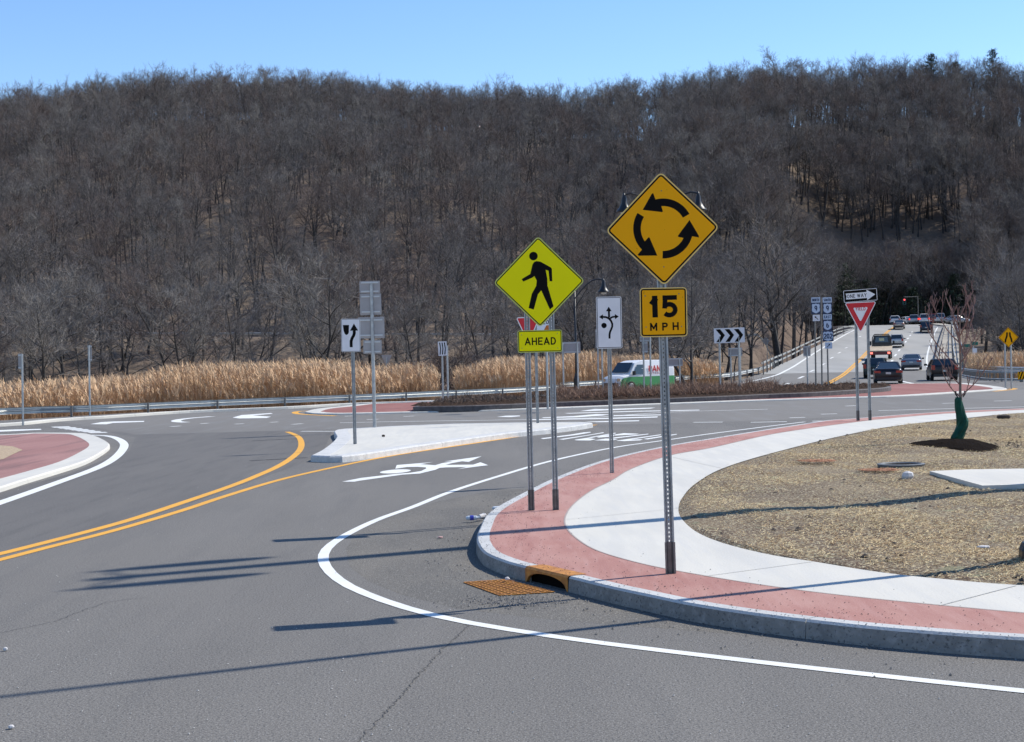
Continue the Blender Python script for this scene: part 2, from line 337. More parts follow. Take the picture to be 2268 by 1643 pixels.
# patches of other asphalt (sheets 4 mm up)
sheet('fresh_asphalt_patch', [(285, 1000), (300, 968), (240, 957), (420, 955), (640, 952), (735, 957), (715, 1000), (660, 1030), (560, 1065), (400, 1122), (180, 1188), (-200, 1275), (-200, 1140), (0, 1090), (150, 1050), (245, 1012)], 0.0008, ASPH_DARK, road)
sheet('worn_asphalt_patch', [(300, 962), (110, 930), (290, 921), (640, 907), (900, 915), (1133, 908), (1480, 894), (1700, 885), (1900, 878), (2225, 864), (2600, 850), (2600, 885), (2267, 899), (2025, 910), (1895, 921), (1700, 931), (1450, 938), (1330, 940), (1290, 933), (1000, 937), (740, 950), (500, 957)], 0.0012, ASPH_LIGHT, road)
GPOL = [(1900, 1392), (1700, 1369), (1541, 1346), (1449, 1328), (1349, 1306), (1262, 1285), (1154, 1262), (1100, 1247), (1070, 1232), (1052, 1208), (1048, 1180), (1060, 1158), (1082, 1132), (1145, 1094), (1170, 1083), (1110, 1082), (960, 1112), (850, 1150), (790, 1180), (765, 1215), (775, 1255), (815, 1287), (890, 1317), (1010, 1347), (1200, 1370), (1450, 1390), (1700, 1410), (2000, 1436), (2300, 1446), (2300, 1424), (2100, 1408)]
sheet('gutter_asphalt', GPOL, 0.0005, GUTTER, road)
# edge lines
line('edge_line', [(1560, 962), (1463, 976), (1358, 991), (1223, 1019.7), (1105, 1054), (999.4, 1088), (915, 1121.8), (839, 1149), (775, 1179), (730, 1208), (715, 1234), (727, 1262), (765, 1293), (830, 1322), (905, 1347), (1000, 1371), (1150, 1397), (1300, 1419), (1500, 1444), (1800, 1479), (2100, 1512), (2400, 1543)], 0.125, WHITE)
line('edge_line', [(1560, 962), (1700, 944), (1782, 934)], 0.13, WHITE)
line('edge_line', [(190, 963), (237, 965), (262, 972), (275, 984), (268, 1000), (248, 1018), (212, 1037), (125, 1069), (0, 1113), (-200, 1180)], 0.24, WHITE)
line('centre_line', [(-200, 1290), (0, 1239), (100, 1213), (250, 1175), (400, 1131), (500, 1098), (620, 1062), (746, 1033), (873, 1008), (1041.6, 982.6), (1168, 963.6), (1320, 940.4)], 0.15, YELLOW)
line('centre_line', [(-200, 1272), (0, 1226), (200, 1175), (300, 1147), (400, 1114), (500, 1080), (560, 1057), (620, 1030), (655, 1006), (667, 988), (664, 971), (652, 962), (636, 956)], 0.17, YELLOW)
line('splitter_line', [(742, 920.7), (667, 917), (653, 913.5), (662, 910.7), (690, 909.5)], 0.3, YELLOW, smooth=4)
line('splitter_line', [(2200, 866.5), (2240, 862.5), (2247, 860.8), (2236, 859.6)], 0.3, YELLOW, smooth=3)
line('circle_line', [(752, 936), (900, 933), (1133, 929.5), (1300, 925), (1480, 912.5), (1700, 906)], 0.18, WHITE, smooth=3)
line('circle_line', [(1945, 909), (2100, 905), (2267, 900.6), (2500, 893)], 0.2, WHITE)
line('circle_line', [(666, 955), (760, 955)], 0.2, WHITE)
line('splitter_line', [(470, 922), (420, 926), (393, 930), (392, 933.5), (412, 935)], 0.4, WHITE)
for a, b in [((378, 944.5), (399, 943)), ((444, 938), (461, 937)), ((520, 939), (540, 938)), ((598, 935), (616, 934)), ((647, 939.5), (670, 938)), ((763, 921.5), (783, 920.8)), ((812, 929), (838, 928)), ((893, 922), (917, 921)), ((1748, 925), (1782, 924)), ((1872, 899), (1896, 898)),
             ((1818, 917), (1853, 916)), ((2086, 893), (2125, 892)), ((2200, 888), (2240, 887))]:
    line('lane_dash', [a, b], 0.22, WHITE)
for a, b in [((1535, 935), (1600, 934.5)), ((1662, 935), (1742, 933.5)), ((1798, 932.5), (1875, 931))]:
    line('lane_dash', [a, b], 0.25, WHITE)
for i in range(7):
    x = 112 + i * 13.5; y = 945 + i * 2.05
    sheet('yield_bar', [(x, y), (x + 40, y - 1), (x + 46, y + 0.6), (x + 8, y + 1.7)], 0.0046, WHITE, road)
sheet('edge_line', [(-40, 954), (30, 951), (90, 949.5), (92, 951.5), (30, 954.5), (-40, 957.5)], 0.0046, WHITE, road)
sheet('lane_arrow', [(200, 939), (225, 934.5), (255, 933), (320, 932), (318, 934), (250, 936.5), (235, 939.5)], 0.0046, WHITE, road)
sheet('lane_arrow', [(515, 924.5), (535, 919), (600, 914.5), (604, 916), (560, 920), (600, 922.5), (590, 925.5), (530, 926.5)], 0.0046, WHITE, road)
sheet('lane_arrow', [(1100, 923), (1120, 920.5), (1150, 920), (1152, 921.5), (1130, 923.5)], 0.0046, WHITE, road)
def azm(zx, zy): return (743.9 + .164 * zx, 991.9 + .164 * zy)
sheet('lane_arrow', [azm(*p) for p in [(80, 455), (250, 455), (330, 440), (900, 360), (1130, 345), (1340, 295), (1400, 268), (1480, 262), (1760, 258), (1640, 285), (1990, 240), (2055, 233), (1950, 192), (1850, 225), (1480, 228), (1560, 205), (1700, 180), (1790, 188), (1965, 112), (1460, 182), (1580, 180), (1430, 205), (1340, 232), (1140, 218), (1310, 190), (820, 230), (800, 280), (960, 257), (1100, 255), (1210, 262), (1220, 275), (1150, 310), (1000, 335), (800, 350), (330, 405)]], 0.0052, WHITE, road)
sheet('arrow_dot', [azm(800 + 210 * math.cos(t) , 316 + 25 * math.sin(t) - 14 * math.cos(t)) for t in [k * math.pi / 12 for k in range(24)]], 0.0052, WHITE, road)
def yz(zx, zy): return (1177.8 + .164 * zx, 885.6 + .164 * zy)
for q in [[(115, 518), (500, 470), (700, 437), (790, 430), (790, 440), (620, 470), (150, 528)], [(360, 530), (720, 478), (970, 435), (965, 446), (420, 536)], [(570, 537), (740, 512), (860, 530), (780, 547), (600, 545)],
          [(740, 508), (1130, 442), (1128, 452), (800, 512)], [(850, 497), (1000, 478), (1120, 470), (1100, 492), (900, 508)], [(840, 545), (1000, 520), (1160, 532), (1060, 550)], [(1100, 470), (1240, 448), (1450, 456), (1400, 466), (1120, 480)],
          [(1020, 516), (1570, 455), (1570, 464), (1100, 522)], [(1130, 550), (1400, 512), (1740, 464), (1740, 474), (1330, 535), (1500, 530), (1460, 545), (1250, 556)], [(1500, 526), (1950, 458), (1958, 466), (1560, 532)]]:
    sheet('worn_word', [yz(*p) for p in q], 0.0046, WHITE, road)
for q in [[(640, 150), (850, 122), (1040, 122), (1670, 102), (1600, 116), (1000, 140), (760, 150)], [(430, 178), (1400, 148), (2260, 132), (2260, 140), (1400, 158), (500, 184)], [(130, 236), (560, 218), (870, 190), (1060, 195), (950, 210), (600, 234), (160, 244)],
          [(1100, 206), (1740, 196), (1740, 206), (1110, 218)], [(0, 262), (1000, 242), (1700, 222), (1690, 236), (1000, 256), (0, 272)], [(700, 292), (1000, 285), (1450, 274), (1440, 286), (900, 300)]]:
    sheet('worn_word', [yz(*p) for p in q], 0.0052, WHITE, road)
rnd = random.Random(3)
# cracks
cp = [(1042, 1376), (1015, 1405), (985, 1430), (962, 1456), (930, 1490), (905, 1520), (880, 1548), (850, 1580), (812, 1620), (780, 1665)]
P = resample(cr([G(x, y, 0.004) for x, y in cp], 3), 120); P = [p + Vector((rnd.uniform(-.02, .02), rnd.uniform(-.03, .03), 0)) for p in P]
ribbon('crack', P, 0.007, mat('crack_dust', (.085, .08, .075), .95, .4, 30), road, n=200)
for q, wd in [([(560, 976), (600, 974), (665, 971)], .12), ([(555, 1020), (610, 1017), (680, 1013)], .12), ([(0, 1400), (120, 1375), (230, 1335), (330, 1322)], .006)]:
    P = resample(cr([G(x, y, 0.0041) for x, y in q], 3), 60); P = [p + Vector((rnd.uniform(-.02, .02), rnd.uniform(-.02, .02), 0)) for p in P]
    ribbon('crack', P, wd, TAR, road, n=80)
# corner block: kerb, red band, pavement, lawn
OUTp = [(2500, 893), (2267, 904), (2140, 909), (2025, 915.6), (1895, 926), (1830, 930.6), (1770, 939.5), (1700, 950), (1576, 970), (1463, 989), (1337, 1018), (1235.6, 1054), (1149, 1095), (1084, 1132.7), (1061.7, 1167.7), (1055.5, 1187.8), (1058, 1202.8), (1074, 1222.8), (1114, 1240), (1154, 1251.5), (1262, 1276.5), (1349, 1297.8), (1449, 1319), (1541, 1337.8), (1700, 1361), (1900, 1384), (2100, 1401), (2267, 1412), (2700, 1438)]
RWp = [(2500, 896.5), (2267, 907), (2140, 913.5), (2075, 917), (1950, 928), (1890, 935), (1800, 947), (1700, 963), (1576, 991), (1484, 1008), (1400, 1037), (1356, 1062.7), (1311, 1085), (1269, 1117), (1250.6, 1147), (1256.8, 1172.7), (1286.8, 1200), (1331.8, 1222.8), (1424.4, 1249), (1541, 1271.5), (1700, 1297), (1900, 1322), (2267, 1357), (2700, 1392)]
WGp = [(2500, 905), (2267, 914), (2125, 927), (1975, 944), (1850, 968), (1700, 1005.6), (1600, 1037), (1541, 1070), (1512, 1100), (1502, 1125), (1509, 1148), (1541, 1177), (1600, 1202), (1700, 1227), (1800, 1243), (1950, 1267), (2100, 1283), (2267, 1296), (2700, 1318)]
NB = 260; KZ = 0.15
OUT = resample(cr([G(x, y, KZ) for x, y in OUTp], 8), NB)
IN = offs(OUT, -0.15)
if (IN[130] - G(1400, 1150, KZ)).length > (OUT[130] - G(1400, 1150, KZ)).length: IN = offs(OUT, 0.15)
RW = resample(cr([G(x, y, KZ) for x, y in RWp], 8), NB); WG = resample(cr([G(x, y, KZ) for x, y in WGp], 8), NB)
def nearest(P, q): return min(range(len(P)), key=lambda i: (P[i] - q).length)
iA = nearest(OUT, G(1154, 1251.5, KZ)); iB = nearest(OUT, G(1262, 1276.5, KZ))
def kerb(name, A, B, z0=-0.06, gap=3.0, m=KERB, parent=None, bev=0.02, mf=None):
    """kerb stones: A outer top edge, B inner top edge, with thin joints"""
    n = len(A); mb = MB(); dz = Vector((0, 0, 1))
    L = 0.0; start = 0; segs = []
    for i in range(1, n):
        L += (A[i] - A[i - 1]).length
        if L > gap: segs.append((start, i)); start = i; L = 0
    if start < n - 1: segs.append((start, n - 1))
    for a, b in segs:
        ra = [A[i].copy() for i in range(a, b + 1)]; rb = [B[i].copy() for i in range(a, b + 1)]
        if b < n - 1:
            d = (ra[-1] - ra[-2]).normalized() * 0.010; ra[-1] -= d; rb[-1] -= d
        bv = [p + (q - p).normalized() * bev for p, q in zip(ra, rb)]
        lo = [p - (q - p).normalized() * 0.012 - dz * (p.z - z0) for p, q in zip(ra, rb)]
        ed = [p - dz * bev for p in ra]; bot = [q - dz * (q.z - z0) for q in rb]
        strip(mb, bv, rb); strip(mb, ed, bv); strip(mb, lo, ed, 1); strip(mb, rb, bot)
        for k in (0, -1):
            mb.add([lo[k], ed[k], bv[k], rb[k], bot[k]], [(0, 1, 2, 3, 4)])
    o = mb.build(name, [m, mf or m], parent, fixn=True); return o
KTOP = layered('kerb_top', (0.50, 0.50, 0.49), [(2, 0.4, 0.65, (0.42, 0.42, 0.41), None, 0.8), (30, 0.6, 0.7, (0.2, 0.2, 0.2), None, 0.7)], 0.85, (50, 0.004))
sidewalk = None
mb = MB(); strip(mb, [p + Vector((0, 0, -0.002)) for p in RW], WG); sidewalk = up(mb.build('pavement', CONC)); sidewalk['kind'] = 'structure'
mb = MB(); strip(mb, IN, RW); o = up(mb.build('red_paving', REDC, sidewalk))
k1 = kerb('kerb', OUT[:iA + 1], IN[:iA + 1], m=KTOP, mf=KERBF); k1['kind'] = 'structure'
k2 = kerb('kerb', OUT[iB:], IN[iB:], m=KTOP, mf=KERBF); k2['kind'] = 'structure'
# joints in the pavement
for px in [((1502, 1125), (1250, 1150)), ((1800, 1243), (1560, 1275)), ((1600, 1037), (1490, 1012)), ((2250, 1296), (2080, 1340)), ((1850, 968), (1730, 960))]:
    a = G(*px[0], KZ + .004); b = G(*px[1], KZ + .004); ribbon('joint', [a, b], 0.012, mat('joint_line', (0.42, 0.41, 0.38), 0.9), sidewalk, n=2)
# dark gap between red band and concrete, and gutter grit line along the kerb
ribbon('joint', [p + Vector((0, 0, .003)) for p in RW], 0.02, mat('joint_fill', (0.33, 0.27, 0.25), 0.9), sidewalk, n=400)
g_ = [p + (p - q).normalized() * 0.05 - Vector((0, 0, KZ - 0.0038)) for p, q in zip(OUT, IN)]
mb = MB(); wdt = [0.05 + 0.04 * abs(math.sin(i * 0.31)) + 0.05 * rnd.random() for i in range(NB)]
strip(mb, [p + (p - q).normalized() * w_ for p, q, w_ in zip(g_[90:], OUT[90:], wdt[90:])], [p - Vector((0, 0, KZ - 0.0038)) for p in OUT[90:]])
up(mb.build('grit', TAR, road))
pts = []
for k in range(2600):
    i = rnd.randrange(110, NB - 2); t = abs(rnd.gauss(0, .45)); v_ = rnd.random(); p = OUT[i].lerp(OUT[i + 1], v_).lerp(RW[i].lerp(RW[i + 1], v_), min(t, 1.6)); p.z = KZ + .004; pts.append(p)
GRIT_PTS = pts
# lawn
LC = []
mb = MB(); NR = 44
W2 = resample(cr([G(x, y, KZ) for x, y in WGp], 8), 160)
SP = [G(2600 , 905 + (1310 - 905) * (k / 159) ** 1.6, KZ) for k in range(160)]
SP2 = [G(3600, 905 + (1560 - 905) * (k / 159) ** 1.6, KZ) for k in range(160)]
rows = []
for j in range(NR + 1):
    t = j / NR; row = []
    for i in range(160):
        p = W2[i].lerp(SP2[i], t); p.z = KZ - 0.012 + (0.0 if j == 0 else 0.03 * math.sin(p.x * 1.3 + p.y * .7) * math.sin(p.y * .9 - 1) + rnd.uniform(0.0, 0.025)); row.append(p)
    rows.append(row)
for j in range(NR): strip(mb, rows[j], rows[j + 1])
lawn = up(mb.build('lawn_ground', SOIL, smooth=True)); lawn['kind'] = 'structure'
for p in lawn.data.polygons: p.use_smooth = True
W2 = [Vector(p) for p in W2]
def in_lawn_sample(n):
    out = []
    while len(out) < n:
        i = rnd.randrange(159); t = rnd.random() ** 1.0; p = W2[i].lerp(SP[i], t)
        out.append(p)
    return out
# straw
def build_straw():
    A = np.array([tuple(p) for p in W2]); B = np.array([tuple(p) for p in SP]); n = 330000
    # area-proportional sampling over the fan
    seg = (np.linalg.norm(np.diff(A, axis=0), axis=1) + np.linalg.norm(np.diff(B, axis=0), axis=1)) * np.linalg.norm(B[:-1] - A[:-1], axis=1)
    seg = seg / (1 + (A[:-1, 1] / 16) ** 1.5)
    i = RNG.choice(len(seg), n, p=seg / seg.sum()); s = RNG.random(n)[:, None]; t = (RNG.random(n) ** 0.9)[:, None]
    p = (A[i] * (1 - s) + A[i + 1] * s) * (1 - t) + (B[i] * (1 - s) + B[i + 1] * s) * t
    # clumpiness
    dens = np.sin(p[:, 0] * 1.7 + 1 + np.sin(p[:, 1])) * np.sin(p[:, 1] * 0.8 + .7 * np.sin(p[:, 0] * 2)) + 0.7 * np.sin(p[:, 0] * 4.1 + 1.5 * np.sin(p[:, 1] * 2)) * np.sin(p[:, 1] * 2.3 + np.sin(p[:, 0] * 3))
    fine = np.sin(p[:, 0] * 17 + 3 * np.sin(p[:, 1] * 5)) * np.sin(p[:, 1] * 11 + 2 * np.sin(p[:, 0] * 7))
    keep = RNG.random(n) < 0.50 + 0.45 * dens + 0.35 * fine
    e0 = (t[:, 0] * np.linalg.norm(B[i] - A[i], axis=1)); bare = ((p[:, 0] - G(1900, 1090, KZ).x) / 1.3) ** 2 + ((p[:, 1] - G(1900, 1090, KZ).y) / 2.2) ** 2
    keep &= RNG.random(n) < np.clip(.25 + e0 / .5, 0, 1) * np.clip(.25 + .75 * (bare - .3), .2, 1)
    p = p[keep]; n = len(p)
    a = RNG.random(n) * 2 * np.pi; L = RNG.uniform(0.02, 0.06, n); wd = RNG.uniform(0.001, 0.0023, n) * (1 + p[:, 1] / 40)
    tilt = RNG.uniform(-0.1, 0.4, n)
    d = np.stack([np.cos(a) * np.cos(tilt), np.sin(a) * np.cos(tilt), np.abs(np.sin(tilt))], 1) * L[:, None]; sd_ = np.stack([-np.sin(a), np.cos(a), 0.3 * np.ones(n)], 1) * wd[:, None]
    p[:, 2] = KZ + 0.0 + 0.03 * np.sin(p[:, 0] * 1.3 + p[:, 1] * .7) * np.sin(p[:, 1] * .9 - 1) + RNG.uniform(0.0, 0.02, n)
    V = np.stack([p - sd_, p + sd_, p + d + sd_ * .6, p + d - sd_ * .6], 1).reshape(-1, 3)
    Fc = np.arange(4 * n).reshape(n, 4)
    green = 0.5 + 0.5 * np.sin(p[:, 0] * 0.6 + 2) * np.sin(p[:, 1] * 0.5)
    mi = np.where(RNG.random(n) < 0.28 * green, 3, RNG.choice([0, 1, 2], n, p=[0.45, 0.33, 0.22]))
    me = np_mesh('straw', V, Fc, 4, STRAW, mi); o = bpy.data.objects.new('straw', me); COL.objects.link(o)
    o['kind'] = 'stuff'; o['label'] = 'pale dry straw scattered over the seeded soil'; o['category'] = 'straw'
build_straw()
# ------------------------------------------------------------------ islands
def block(name, px, top_m, z=0.15, kerb_w=0.15, km=KERB, smooth=4, kind='structure', label=None):
    P = [G(x, y, z) for x, y in px]; P = cr(P + [P[0]], smooth)[:-1]
    P = resample(P + [P[0]], 120)
    area = sum(P[i].x * P[(i + 1) % 120].y - P[(i + 1) % 120].x * P[i].y for i in range(120))
    sgn = 1 if area > 0 else -1
    closed = P
    I = []
    n = len(closed) - 1
    for i in range(n):
        t = closed[(i + 1) % n] - closed[(i - 1) % n]; t.z = 0; t.normalize(); I.append(closed[i] + Vector((-t.y, t.x, 0)) * kerb_w * sgn)
    I.append(I[0].copy())
    top = up(MB().poly([p - Vector((0, 0, 0.004)) for p in I[:-1]]).build(name, top_m)); top['kind'] = kind
    k = kerb('kerb', closed, I, gap=3.0, m=km, parent=top, bev=0.03); return top
isl = block('traffic_island', [(688, 1008), (705, 1000), (721, 990), (738, 976), (745, 966), (740, 958), (746, 951), (800, 947), (999, 938), (1286, 934), (1296, 939), (1210, 950), (1126, 958), (974, 979), (885, 992), (790, 1006), (740, 1010)], CONC, smooth=2, kerb_w=0.42)
REDL = layered('faded_red_paving', (0.30, 0.155, 0.14), [(0.8, 0.4, 0.65, (0.36, 0.20, 0.18), (1, 0.2, 1), 0.8), (2.5, 0.5, 0.68, (0.17, 0.10, 0.095), (1, 0.08, 1), 0.8), (20, 0.5, 0.66, (0.22, 0.11, 0.10), None, 0.6)], 0.9, (60, 0.004))
li = block('red_island', [(-250, 966), (0, 962), (75, 958), (175, 958.5), (205, 963), (232, 974), (243, 985), (225, 1000), (187, 1020), (125, 1040), (50, 1062), (0, 1078), (-150, 1120), (-300, 1150)], REDL, z=0.10, kerb_w=0.55, km=CONC)
ap = block('truck_apron', [(674, 912), (700, 905), (760, 899), (817, 893.5), (967, 888.5), (1133, 884), (1500, 868), (1800, 854), (1962, 850), (2066, 848), (2129, 848), (2170, 851), (2222, 857.5), (2226, 861.5), (2200, 863), (2093, 870), (1967, 877), (1700, 885), (1480, 893), (1300, 900), (1133, 906), (867, 913), (717, 915.7)], REDF, z=0.06, kerb_w=0.7, km=CONC, smooth=3)
DKERB = mat('dark_kerb_stone', (0.085, 0.075, 0.075), 0.8, 0.3, 6)
CI_PX = [(914, 900.5), (935, 895), (967, 893), (1020, 889), (1100, 885), (1250, 876.5), (1400, 869.5), (1600, 859), (1750, 852), (1870, 850.5), (1962, 853), (1966, 857.5), (1900, 862.5), (1800, 868.5), (1700, 872.5), (1600, 877), (1480, 881.5), (1240, 890), (1133, 894.5), (1020, 898.5)]
ci = block('central_island', CI_PX, MULCH, z=0.27, kerb_w=0.2, km=DKERB, smooth=3)
sheet('stone_patch', [(-60, 980), (0, 986), (28, 988), (50, 996), (30, 1005), (8, 1016), (-60, 1030)], 0.104, layered('tan_gravel', (0.40, 0.30, 0.18), [(14, .45, .6, (.30, .2, .15), None, .9), (30, .5, .6, (.5, .42, .3), None, .7)]), li)
# far left kerb and pavement strip by the guardrail
def poly_px(px, z): return [G(x, y, z) for x, y in px]
FLK = resample(cr(poly_px([(-500, 968), (0, 938), (60, 934), (110, 929), (160, 925), (230, 921), (292, 917), (420, 909), (640, 900), (790, 892), (967, 886.5), (1100, 880)], 0.12), 4), 200)
FLI = offs(FLK, 0.4)
kk = kerb('far_kerb', FLK, FLI, m=CONC); kk['kind'] = 'structure'
# ------------------------------------------------------------------ bridge road
LEp = [(1430, 873), (1540, 862), (1620, 846), (1690, 826), (1730, 806), (1790, 775), (1850, 744), (1893, 726)]
REp = [(2290, 857), (2230, 851), (2160, 838), (2135, 818), (2130, 797), (2124, 765), (2118, 738), (2113, 722)]
LE = [S(*p) for p in LEp]; RE = [S(*p) for p in REp]
def edge_x(E, Y): return float(np.interp(Y, [p.y for p in E], [p.x for p in E]))
def build_bridge():
    mb = MB(); Ys = np.arange(94, 330, 2.0); NX = 14
    for j, Y in enumerate(Ys):
        l = edge_x(LE, Y); r = edge_x(RE, Y)
        if Y > 258: l = edge_x(LE, 258) - (Y - 258) * 0.05; r = edge_x(RE, 258) + (Y - 258) * 0.35
        z = prof(Y) + 0.02
        for k in range(NX + 1): mb.v.append((l + (r - l) * k / NX, Y, z))
    for j in range(len(Ys) - 1):
        for k in range(NX):
            a = j * (NX + 1) + k; mb.f.append((a, a + 1, a + NX + 2, a + NX + 1)); mb.m.append(0 if Ys[j] < 136 else 1)
    n = len(mb.v)
    for side in (0, NX):
        tops = [mb.v[j * (NX + 1) + side] for j in range(len(Ys))]
        s_ = -0.4 if side == 0 else 0.4
        strip(mb, tops, [(x + s_, y, -1.5) for x, y, z in tops], 2)
    o = mb.build('bridge_road', [ASPH_LIGHT, mat('bridge_deck', (0.30, 0.295, 0.28), 0.85, 0.12, 0.4, bump=0.002, bscale=60, stretch=(1, .15, 1)), KERB], fixn=True); o['kind'] = 'structure'; up_only = None
    return o
bridge = build_bridge()
def sline(name, px, wd, m, dz=0.035):
    P = cr([S(x, y, dz) for x, y in px], 5); P = resample(P, max(2, int(length(P) / 3)))
    for p in P: p.z = prof(p.y) + dz
    A = offs(P, wd / 2); B = offs(P, -wd / 2); mb = MB(); strip(mb, A, B); return up(mb.build(name, m, bridge))
sline('centre_line', [(1810, 858), (1840, 843), (1860, 832), (1892, 805), (1919, 778), (1945, 752), (1960, 737), (1978, 724)], 0.2, YELLOW)
sline('centre_line', [(1818, 858), (1848, 843), (1867, 832), (1897, 806), (1923, 779), (1948, 753), (1963, 738), (1980, 724.5)], 0.2, YELLOW)
sline('edge_line', [(1588, 858), (1660, 845), (1720, 830), (1745, 818), (1790, 790), (1840, 759), (1893, 730)], 0.3, WHITE)
sline('edge_line', [(2045, 853), (2000, 845), (1978, 838)], 0.3, WHITE)
sline('edge_line', [(2060, 829), (2053, 811), (2052, 792.6), (2057, 769), (2066, 745), (2076, 724)], 0.2, WHITE)
for a, b in [((1737, 852), (1747, 848)), ((1768, 838), (1779, 833)), ((1793, 823), (1803, 819)), ((1818, 809), (1826, 805)), ((1838, 794), (1845, 790.5)), ((1855, 782.5), (1861, 779.5)), ((1871, 771), (1876, 769)), ((1902, 746), (1906, 744)),
             ((1971, 805), (1976, 797)), ((1981, 789), (1984, 784)), ((1989, 778), (1992, 773.5)), ((1996, 768), (1999, 764)), ((2004, 758.5), (2006, 755)), ((2009, 751), (2011, 748)), ((2014, 744), (2016, 741.5)), ((2018, 736), (2020, 734))]:
    sline('lane_dash', [a, b], 0.25, WHITE)
# raised footpath on the right of the bridge
fp = MB(); Ys = np.arange(138, 262, 2.0)
A = [Vector((float(np.interp(Y, [S(2075, 803).y, S(2082, 770).y, S(2094, 724).y], [S(2075, 803).x, S(2082, 770).x, S(2094, 724).x])), Y, prof(Y) + .2)) for Y in Ys]
B = [Vector((edge_x(RE, Y) - .1, Y, prof(Y) + .2)) for Y in Ys]
strip(fp, A, B); strip(fp, A, [p - Vector((0, 0, .3)) for p in A]); up(fp.build('footpath', mat('path_concrete', (0.36, 0.33, 0.28), 0.9, .15, .6), bridge))
# ------------------------------------------------------------------ rails
WB = [(0.0, -0.155), (0.075, -0.12), (0.075, -0.055), (0.005, -0.0), (0.075, 0.055), (0.075, 0.12), (0.0, 0.155)]
def guardrail(label, P, h=0.55, post_gap=4.0, name='guardrail', beams=(0,), side=1, ph=None, beamscale=1.0, m=RAILM, snap=False):
    if snap:
        P = resample(P, max(8, int(length(P) / 2)))
        for p in P: p.z = prof(p.y) + .02
    root = thing(name, P[0], label, 'guardrail', 'guardrails along the road'); o0 = P[0]
    Q = resample(P, max(3, int(length(P) / 1.5))); T = []
    for i in range(len(Q)):
        t = Q[min(i + 1, len(Q) - 1)] - Q[max(i - 1, 0)]; t.z = 0; t.normalize(); T.append(Vector((t.y, -t.x, 0)) * side)
    for bz in beams:
        mb = MB(); nn = len(WB)
        for q, nrm in zip(Q, T):
            for dx, dz in WB: mb.v.append(tuple(q - o0 + nrm * (dx + .08) + Vector((0, 0, h + bz + dz * beamscale))))
            for dx, dz in WB: mb.v.append(tuple(q - o0 + nrm * (dx + .072) + Vector((0, 0, h + bz + dz * beamscale))))
        N2 = 2 * nn
        for i in range(len(Q) - 1):
            for k in range(nn - 1):
                a = i * N2 + k; mb.f.append((a, a + 1, a + N2 + 1, a + N2)); mb.m.append(0)
                a += nn; mb.f.append((a, a + N2, a + N2 + 1, a + 1)); mb.m.append(0)
        mb.build('beam', m, root)
    L = length(P); npst = max(2, int(L / post_gap)); PP = resample(P, npst + 1); first = None
    H_ = h + max(beams) + 0.12
    for p in PP:
        if first is None:
            first = MB().box(-.05, .05, -.04, .04, -0.9, H_).build('post', GALVD, root); q = first
        else:
            q = first.copy(); COL.objects.link(q); q.parent = root
        q.location = p - o0
    return root
GR = cr([G(x, y, 0.0) for x, y in [(-500, 963), (0, 929.5), (187.6, 923), (375, 914), (567, 905), (817, 894), (967, 886.5), (1133, 878), (1245, 870)]], 4)
guardrail('long grey steel guardrail in front of the tan reeds on the left', GR, h=0.38, side=-1, post_gap=3.8)
def SY(px, py): return S(px, py, 0.0)
GR2 = [G(1245, 870, 0), G(1380, 862, 0), G(1495, 854.5, 0), G(1560, 850, 0)] + [S(x, y) for x, y in [(1612, 845), (1638, 840), (1700, 824), (1722, 809), (1779, 781), (1845, 747), (1890, 733)]]
guardrail('bright steel guardrail curving up onto the left side of the bridge ramp', cr(GR2[:8], 4), h=0.5, side=-1, post_gap=4, snap=True)
LR = cr([S(x, y) for x, y in [(1690, 830), (1722, 812), (1779, 782), (1845, 749), (1868, 740), (1893, 735)]], 4)
guardrail('double rail parapet along the left edge of the rising bridge', LR, h=0.55, side=-1, post_gap=6, beams=(0, 0.5), name='bridge_rail', beamscale=.6, snap=True)
RR1 = cr([S(x, y) for x, y in [(2068, 806), (2073, 785), (2079, 760), (2090, 726)]], 4)
guardrail('low brown barrier between the right lane and the bridge footpath', RR1, h=0.45, side=1, post_gap=5, name='bridge_rail', beams=(0,), beamscale=.6, m=GALVD, snap=True)
RR3 = cr([S(x, y) for x, y in [(2112, 812), (2109, 790), (2108, 765), (2107, 745), (2106, 726)]], 4)
guardrail('tall grey railing on the outer side of the bridge footpath', RR3, h=0.35, side=1, post_gap=3, name='bridge_rail', beams=(0, .65), beamscale=.3, snap=True)
RR4 = cr([S(x, y) for x, y in [(2134, 818), (2129, 797), (2124, 765), (2118, 740), (2113, 726)]], 4)
guardrail('outermost grey parapet on the right edge of the bridge', RR4, h=0.35, side=1, post_gap=3, name='bridge_rail', beams=(0, .65), beamscale=.3, snap=True)
RA = cr([G(x, y, 0) for x, y in [(2120, 832), (2150, 838), (2174, 841.5), (2201, 844), (2255, 845), (2262, 845)]], 3)
guardrail('near grey railing with close posts curving towards the striped marker', RA, h=0.62, side=1, post_gap=1.1, name='bridge_rail', beams=(-.5, 0), beamscale=.5)
RB = cr([G(x, y, 0) for x, y in [(2136, 818), (2150, 823.5), (2174, 829), (2210, 833), (2262, 836), (2400, 838)]], 3)
guardrail('far grey railing in front of the reeds on the right', RB, h=0.62, side=1, post_gap=1.6, name='bridge_rail')
q_ = [Vector((-95, 229, 0)), Vector((-40, 228.5, 0)), Vector((10, 228.5, 0)), Vector((48, 229, 0))]
Q_ = resample(q_, 60)
for p in Q_: p.z = float(terr(p.x, p.y))
guardrail('thin pale guardrail on the wooded hillside road', Q_, h=0.6, post_gap=6, side=1)
Q2 = [Vector((x, 392, float(terr(x, 392)))) for x in np.linspace(62, 84, 14)]
guardrail('short pale barrier high on the wooded slope', Q2, h=0.5, post_gap=6, side=1)
